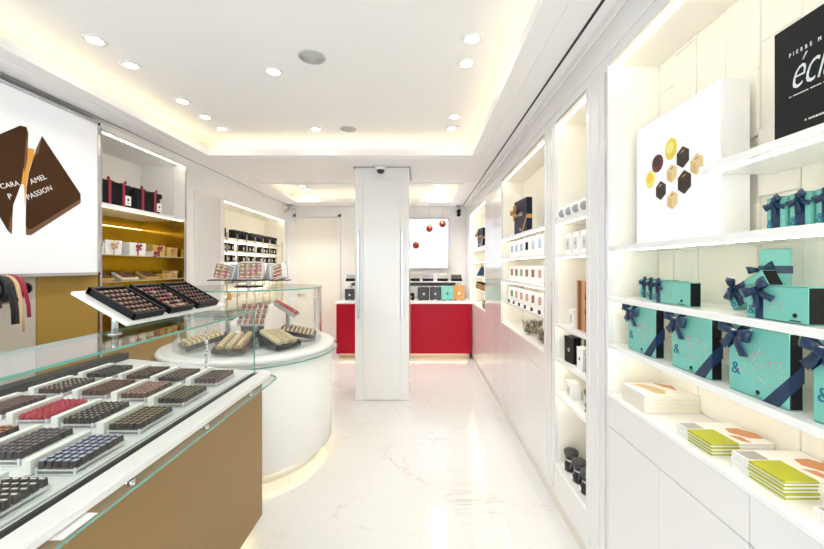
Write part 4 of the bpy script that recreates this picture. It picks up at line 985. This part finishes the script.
# lit sign with the printed pralines
t = thing('lightbox_sign', 'lit white square sign printed with nine pralines, standing on a shelf', 'lit sign', (.965, 1.428, zs[3]), rot=(0, 0, RR))
s = .232
bm = nb(); box(bm, -s, s, .004, .10, 0, .515, .002); obj('housing', bm, 'white', t)
bm = nb(); box(bm, -s+.006, s-.006, 0, .005, .006, .509); obj('lit_face', bm, 'lightbox', t)
def RWp(px, py, X=.965):
    Y = F*X/(px-CX); return -(Y-1.428), H+(CY-py)*Y/F-zs[3]
def hexp(cx, cy, sx, sy, rot=0.0, n=6, rnd=0):
    x, z = RWp(cx, cy)
    pts = []
    for k in range(n):
        a = 2*PI*k/n+rot; pts.append((x+sx*math.cos(a), z+sy*math.sin(a)))
    return pts, (x, z)
dark = mat('printed dark praline', (.045, .018, .011), .35); dark2 = mat('printed praline side', (.02, .008, .006), .4); dark3 = mat('printed praline shade', (.03, .012, .009), .4); cr = mat('printed cream praline', (.78, .60, .32), .4); cr2 = mat('printed cream shade', (.68, .47, .20), .4)
ye = mat('printed yellow praline', (.85, .62, .05), .4); ye2 = mat('printed pale yellow', (.85, .78, .25), .4); re_ = mat('printed red brown praline', (.13, .018, .012), .3)
for (x, y, sx, sz, kind, rot) in ((671, 149, .034, .042, 'y', .3), (657.5, 163.5, .036, .036, 'r', 0), (683, 157, .036, .040, 'd', .52), (697, 164, .034, .038, 'c', .4), (672, 173.5, .032, .036, 'c', .5),
                            (650.5, 179.5, .034, .038, 'yy', .3), (661, 190.5, .034, .038, 'd', .5), (684.5, 182, .038, .044, 'd', .5), (672.5, 200, .034, .036, 'c', .6)):
    n = 16 if kind in ('r', 'y', 'yy') else 6
    pts, (cx, cz) = hexp(x, y, sx, sz, rot, n)
    ma, mb = {'d': (dark2, dark), 'c': (cr, cr2), 'y': (ye, ye2), 'yy': (ye2, ye), 'r': (re_, dark2)}[kind]
    bm = nb(); vprism(bm, pts, -.001, 0)
    if n > 6: inner = [(cx-sx*.12+(px-cx)*.62, cz+sz*.16+(pz-cz)*.55) for px, pz in pts]; vprism(bm, inner, -.0018, -.001, 1)
    else:
        P_ = [(cx+sx*math.cos(PI/6+k*PI/3), cz+sz*math.sin(PI/6+k*PI/3)) for k in range(6)]; c0 = (cx-sx*.05, cz+sz*.08)
        bm.free(); bm = nb(); vprism(bm, [P_[0], P_[1], P_[2], c0], -.0018, 0, 1 if kind == 'd' else 0); vprism(bm, [c0, P_[2], P_[3], P_[4]], -.0018, 0, 0 if kind == 'd' else 1); vprism(bm, [P_[0], c0, P_[4], P_[5]], -.0018, 0, 3)
    if kind in 'cd': 
        vprism(bm, [(cx-.010, cz+sz*.5), (cx-.007, cz+sz*.45), (cx+.010, cz+sz*.6), (cx+.007, cz+sz*.65)], -.0024, -.0018, 2)
    obj('printed_praline', bm, [ma, mb, 'brass' if kind == 'd' else dark, dark3 if kind == 'd' else cr], t)
# booklets
def booklet(loc, w_, d, h, kind, label, group, rz=0):
    t = thing('booklet', label, 'book', loc, rot=(0, 0, RR+rz), group=group)
    if kind not in booklet.c:
        bm = nb(); box(bm, -w_/2, w_/2, 0, d, 0, .0012); box(bm, -w_/2, w_/2, 0, d, h-.0012, h); box(bm, -w_/2, -w_/2+.0012, 0, d, 0, h); A = bm
        bm = nb(); box(bm, -w_/2+.0012, w_/2-.002, .002, d-.002, .0012, h-.0012); B = bm
        bm = nb()
        if kind == 'cream':
            vprism(bm, [(0, 0)]*0 or [(-.06, .02), (-.02, .05), (.05, .06), (.07, .09), (.02, .12), (-.03, .10), (-.065, .07)], 0, .0006, 0); vprism(bm, [(-.08, .13), (-.03, .14), (.02, .17), (-.04, .19)], 0, .0006, 1)
        else:
            vprism(bm, [(w_/2-.10, .0), (w_/2, .0), (w_/2, .085), (w_/2-.10, .085)], 0, .0005, 2)
            vprism(bm, [(-w_/2+.005, .005), (w_/2-.105, .005), (w_/2-.105, .06), (-w_/2+.005, .06)], 0, .0005, 3)
            vprism(bm, [(-.03, .13), (0, .12), (.04, .15), (.045, .19), (.01, .20), (-.03, .17)], 0, .0005, 1)
            vprism(bm, [(.02, .1), (.06, .11), (.07, .13), (.03, .13)], 0, .0005, 1)
        bmesh.ops.transform(bm, matrix=Matrix.Translation((0, 0, h+.0006)) @ Matrix.Rotation(-PI/2, 4, 'X'), verts=bm.verts)
        booklet.c[kind] = None
        for nm, b_, m in (('cover', A, 'whitep' if kind == 'cream' else 'white'), ('pages', B, 'ivory' if kind == 'cream' else 'whitep'), ('cover_print', bm, [mat('print sand', (.66, .48, .25), .5), 'orange_p', 'lime', 'mgrey'])):
            obj(nm, b_, m, t)
        if kind == 'lime':
            b_ = nb(); box(b_, w_/2-.0012, w_/2, 0, .085, h*.45, h); box(b_, w_/2-.10, w_/2, -.0006, 0, h*.45, h); obj('lime_edge', b_, 'lime', t)
        booklet.c[kind] = t
    else:
        for ch in booklet.c[kind].children: c = ch.copy(); C.objects.link(c); c.parent = t
    return t
booklet.c = {}
pos = ['bottom one', 'second from the bottom', 'third from the bottom', 'fourth from the bottom', 'middle one', 'fifth from the top', 'fourth from the top', 'third from the top', 'second from the top', 'topmost one']
n1 = 9
nm9 = ['bottom one', 'second from the bottom', 'third from the bottom', 'fourth from the bottom', 'middle one', 'fourth from the top', 'third from the top', 'second from the top', 'topmost one']
for k in range(n1): booklet((.878+random.uniform(0, .003), 1.540+random.uniform(-.002, .002), .9735+k*.0078), .165, .224, .0074, 'cream', 'thin cream booklet, %s in the tall pile of nine' % nm9[k], 'cream booklets in a tall pile')
for py, n, what, mx in ((1.20, 4, 'the pile beside the cream booklets', .900), (.988, 5, 'the middle pile', .912), (.77, 3, 'the pile cut by the picture edge', .916)):
    nm = {4: ['bottom', 'second from bottom', 'second from top', 'top'], 5: ['bottom', 'second from bottom', 'middle', 'second from top', 'top'], 3: ['bottom', 'middle', 'top']}[n]
    for k in range(n): booklet((mx-.018+random.uniform(-.001, .002), py+random.uniform(-.002, .002), .9735+k*.0098), .155, .195, .0094, 'lime', 'white and lime cookery book, %s of %s' % (nm[k], what), 'lime and white books in '+what)

# ---- niche C
zc = {0: .2955, 1: .7505, 2: .9705, 3: 1.1905, 4: 1.6305, 5: 1.8405}
def round_tin(loc, label, first=[None]):
    if first[0] is None:
        t = thing('round_tin', label, 'tin', loc, rot=(0, 0, RR+.5), group='round white tins on the top shelf of the narrow niche')
        bm = nb(); t0 = bmesh.new(); lathe(t0, [(0, -.05), (.040, -.05), (.043, -.046), (.043, .046), (.040, .05), (0, .05)], 32); merge(bm, t0, Matrix.Translation((0, .05, .045)) @ Matrix.Rotation(PI/2, 4, 'X')); obj('body', bm, 'white', t)
        bm = nb(); t0 = bmesh.new(); lathe(t0, [(0, .052), (.024, .052), (.025, .050), (0, .050)], 28); merge(bm, t0, Matrix.Translation((0, .05, .045)) @ Matrix.Rotation(PI/2, 4, 'X')); obj('round_label', bm, 'mgrey', t)
        first[0] = t; return t
    return dup(first[0], loc, None, label)
for k, l in enumerate(('farthest one', 'second from the far end', 'second nearest the camera', 'nearest the camera')):
    round_tin((.885, 2.325-.105*k, zc[5]), 'white round tin with dark label outward, '+l+', topmost niche shelf')
def carton(name, label, loc, w_, h, d, col, pr=None, rz=0, group=None, word=None, wc='mgrey', tilt=0, cat='box', logo=True):
    t = thing(name, label, cat, loc, rot=(0, tilt, RR+rz), group=group)
    bm = nb(); box(bm, -w_/2, w_/2, 0, d, 0, h, .002); obj('box_body', bm, col, t)
    bm = nb()
    if pr: box(bm, -w_*.28, w_*.28, -.0007, 0, h*.2, h*.75)
    if word: text(bm, word, w_*.24, 0, h*.45, -.001, mi=1, align='CENTER')
    elif logo: dot(bm, 0, h*.5, -.0009, w_*.12, 1, 14)
    if len(bm.verts): obj('front_print', bm, [pr or col, wc], t)
    else: bm.free()
    bm = nb(); box(bm, -w_/2-.0008, w_/2+.0008, -.0008, d+.0008, h-.012, h+.0008, .001); obj('lid_edge', bm, col, t)
    return t
for k, l in enumerate(('farthest of three', 'middle of three', 'nearest of three')):
    carton('white_carton', 'white carton with pale lettering, '+l+' on the shelf under the round tins', (.90, 2.27-.115*k, zc[4]), .085, .125, .06, 'white', 'lgrey', group='white cartons under the round tins', wc='mgrey')
carton('small_carton', 'small white carton beside the tall striped orange box', (.90, 2.22, zc[3]), .06, .105, .05, 'white', 'lgrey')
t = thing('striped_box', 'tall orange box with dark brown vertical stripes in the narrow niche', 'box', (.90, 2.065, zc[3]), rot=(0, 0, RR))
bm = nb(); box(bm, -.075, .075, 0, .09, 0, .285, .002); obj('box_body', bm, cm('copper orange card', (.62, .30, .13)), t)
bm = nb()
for x, w_ in ((-.052, .006), (-.03, .018), (-.008, .004), (.045, .01)): box(bm, x-w_/2, x+w_/2, -.001, 0, .004, .281)
obj('stripe', bm, 'brown' if False else 'choc', t)
bm = nb()
for z in (.10, .18):
    bm = nb(); rod(bm, (.06, -.006, z), (.06, -.006, z+.03), .006, 8); obj('clasp', bm, 'black', t)
carton('black_packet', 'black packet with white writing leaning in the narrow niche', (.893, 2.235, zc[2]+.002), .10, .155, .05, 'black', None, wc='mgrey', rz=.15)
carton('black_packet', 'black carton behind the white one below the striped box', (.96, 2.13, zc[2]), .09, .16, .06, 'black', None, wc='lgrey')
carton('white_carton', 'white carton with a black emblem in front of black packets', (.893, 2.085, zc[2]), .075, .125, .06, 'white', None, wc='black')
carton('black_packet', 'slim black packet at the camera end below the striped box', (.893, 1.985, zc[2]), .05, .11, .05, 'black', None, wc='lgrey')
carton('white_carton', 'white carton with a pale panel beside one black canister', (.90, 2.26, zc[1]), .085, .10, .06, 'white', 'lgrey')
def jar(label, loc, s=1.0, first=[None]):
    if first[0] is None:
        t = thing('black_canister', label, 'canister', loc, rot=(0, 0, RR), group='black waisted canisters')
        bm = nb(); lathe(bm, [(0, 0), (.040, 0), (.044, .01), (.042, .03), (.033, .055), (.031, .065), (.036, .085), (.038, .095), (0, .095)], 28); obj('body', bm, cm('black glaze', (.02, .02, .022), .12), t)
        bm = nb(); lathe(bm, [(0, .095), (.041, .095), (.043, .10), (.043, .115), (.039, .121), (0, .122)], 28); obj('lid', bm, 'dgrey', t)
        bm = nb(); lathe(bm, [(.0325, .05), (.0318, .06), (.0325, .068), (.034, .072)], 28); obj('neck_band', bm, 'steel', t)
        bm = nb(); dot(bm, 0, .024, -.044, .014, 0, 18, .003); obj('paper_label', bm, 'white', t)
        first[0] = t; return t
    return dup(first[0], loc, None, label)
jar('black waisted canister alone next to the pale paneled carton', (.945, 2.04, zc[1]))
for x, y, l in ((.93, 2.29, 'farthest front canister on the niche floor'), (.93, 2.17, 'middle front canister on the niche floor'), (.93, 2.06, 'nearest front canister on the niche floor'), (1.035, 2.22, 'farther of the two rear canisters on the niche floor'), (1.035, 2.10, 'nearer of the two rear canisters on the niche floor')):
    jar('black waisted canister, '+l, (x, y, zc[0]))

# ---- niche B: packets
packs = {}
def pouch(loc, label, win, group, h=.15):
    key = (win, h)
    if key not in packs:
        t = thing('chocolate_packet', label, 'packet', loc, rot=(0, 0, RR+.55), group=group)
        bm = nb(); vprism(bm, [(-.045, 0), (.045, 0), (.045, h*.86), (.038, h), (-.038, h), (-.045, h*.86)], 0, .03); obj('packet_body', bm, 'white', t)
        bm = nb(); box(bm, -.016, .014, -.0015, 0, h*.34, h*.78, .0004); obj('front_window', bm, win, t)
        bm = nb(); box(bm, -.05, .05, -.03, .04, -.0, .004, .001); obj('card_foot', bm, 'white', t)
        packs[key] = t; return t
    return dup(packs[key], loc, None, label, group)
cb = cm('pale blue print', (.42, .52, .78)); cbr = cm('brown print', (.30, .15, .09)); crs = cm('rosy print', (.62, .33, .28)); cgr = cm('greenish print', (.12, .28, .2))
wn = ['farthest', 'second farthest', 'third farthest', 'fourth farthest', 'third nearest', 'second nearest', 'nearest']
for row_, z, cols, nm in ((3, zs[3], [cb, cb, cb, 'navyb', cb, cb, 'ivory'], 'upper packet row'), (2, zs[2], [cbr, cbr, 'mgrey', cbr, cbr, crs, 'lgrey'], 'middle packet row'), (1, zs[1], [cgr, crs, crs, crs, cbr, crs, 'ivory'], 'lower packet row')):
    for k in range(7):
        pouch((.935, 3.80-k*.178, z), 'slim white packet with a coloured window, %s in the %s' % (wn[k], nm), cols[k], 'slim packets in the '+nm, .145 if row_ < 3 else .16)
t0 = None
for k in range(6):
    l = 'tiny black price block, %s on the lower packet shelf' % (wn[k] if k < 5 else 'nearest')
    y = 3.70-k*.19
    if t0 is None:
        t0 = thing('price_block', l, 'price tag', (.872, y, zs[1]), rot=(0, 0, RR), group='black price blocks')
        bm = nb(); box(bm, -.018, .018, 0, .012, 0, .028, .001); obj('block', bm, 'black', t0)
        bm = nb(); box(bm, -.012, .012, -.0008, 0, .010, .018); obj('printed_price', bm, 'mgrey', t0)
    else: dup(t0, (.872, y, zs[1]), None, l)
def navy_box(loc, label, w_=.30, h=.30):
    t = thing('navy_gift_box', label, 'gift box', loc, rot=(0, 0, RR+.1))
    bm = nb(); box(bm, -w_/2, w_/2, 0, .05, 0, h, .002); obj('box_body', bm, 'navyb', t)
    bm = nb(); vprism(bm, [(w_/2-.13, 0), (w_/2-.10, 0), (w_/2, .12), (w_/2, .155)], -.001, 0); box(bm, w_/2, w_/2+.001, 0, .05, .12, .155)
    bow(bm, -w_/2+.03, h*.70, -.002, .065, .3); obj('ribbon', bm, 'goldr', t)
    bm = nb(); text(bm, 'éclat', .055, 0, h*.52, -.0001, align='CENTER', shear=.25); dot(bm, 0, h*.12, -.0002, .012, 0, 14)
    obj('lettering', bm, 'lgrey', t)
navy_box((.885, 3.30, zs[4]), 'large navy gift box with a gold bow on the top shelf above the packets')
navy_box((.885, 5.55, zs[4]), 'navy gift box with a gold bow in the farthest niche', .30, .28)
def bowl(loc, label):
    t = thing('sweet_bowl', label, 'bowl', loc)
    bm = nb(); lathe(bm, [(0, 0), (.062, 0), (.075, .02), (.090, .13), (.087, .13), (.072, .022), (.060, .006), (0, .005)], 36); obj('glass_bowl', bm, 'acrylic', t)
    bm = nb(); r2 = random.Random(4)
    for k in range(150):
        a = r2.random()*2*PI; zz = .012+.095*r2.random(); rr_ = (.058+.022*zz/.12)*math.sqrt(r2.random()); s_ = .012
        t1 = bmesh.new(); box(t1, -s_, s_, -s_*.55, s_*.55, -s_*.4, s_*.4, .003, mi=r2.choice((0, 0, 1, 2)))
        merge(bm, t1, Matrix.Translation((rr_*math.cos(a), rr_*math.sin(a), zz+.006)) @ Euler((r2.random()*3, r2.random()*3, r2.random()*3)).to_matrix().to_4x4())
    o = obj('wrapped_sweets', bm, [cm('sweet wrapper gold', (.34, .25, .12)), cm('sweet wrapper brown', (.18, .12, .07)), cm('sweet wrapper pale', (.55, .47, .33))], t); o['kind'] = 'stuff'
bowl((.965, 3.20, .9655), 'glass bowl of wrapped sweets, the farther of the two from the camera'); bowl((.965, 2.82, .9655), 'glass bowl of wrapped sweets, the nearer of the two to the camera')
# ---- niche A
for k, (y, z, c, l) in enumerate(((5.75, zs[2], 'navy', 'small deep blue pyramid box in the farthest niche'),)):
    t = thing('pyramid_box', l, 'gift box', (.95, y, z)); bm = nb(); t1 = bmesh.new(); bmesh.ops.create_cone(t1, cap_ends=True, segments=4, radius1=.09, radius2=.01, depth=.15); merge(bm, t1, Matrix.Translation((0, 0, .075))); obj('box_body', bm, c, t)
    bm = nb(); bow(bm, 0, 0, 0, .03, 0); bmesh.ops.transform(bm, matrix=Matrix.Translation((0, 0, .16)) @ Matrix.Rotation(-PI/2, 4, 'Z'), verts=bm.verts); obj('bow', bm, 'goldr', t)
gc = cm('bronze foil', (.30, .17, .05), .3)
for k, (y, z, s_, l) in enumerate(((5.95, zs[1], 1, 'farther bronze foil jar on the lower shelf of the farthest niche'), (5.55, zs[1], 1, 'nearer bronze foil jar on the lower shelf of the farthest niche'), (5.30, .9555, 1.1, 'bronze foil jar on the floor of the farthest niche'))):
    t = thing('foil_jar', l, 'jar', (.94, y, z)); bm = nb(); lathe(bm, [(0, 0), (.05, 0), (.062, .03), (.058, .07), (.045, .09), (0, .09)], 24); obj('body', bm, gc, t)
    bm = nb(); lathe(bm, [(0, .09), (.048, .09), (.048, .115), (0, .118)], 24); obj('lid', bm, 'black', t)
for k, (y, l) in enumerate(((6.25, 'white carton at the counter end of the farthest niche middle shelf'), (5.35, 'white carton at the camera end of the farthest niche middle shelf'))):
    carton('white_carton', l, (.92, y, zs[2]), .10, .13, .06, 'white', 'lgrey')
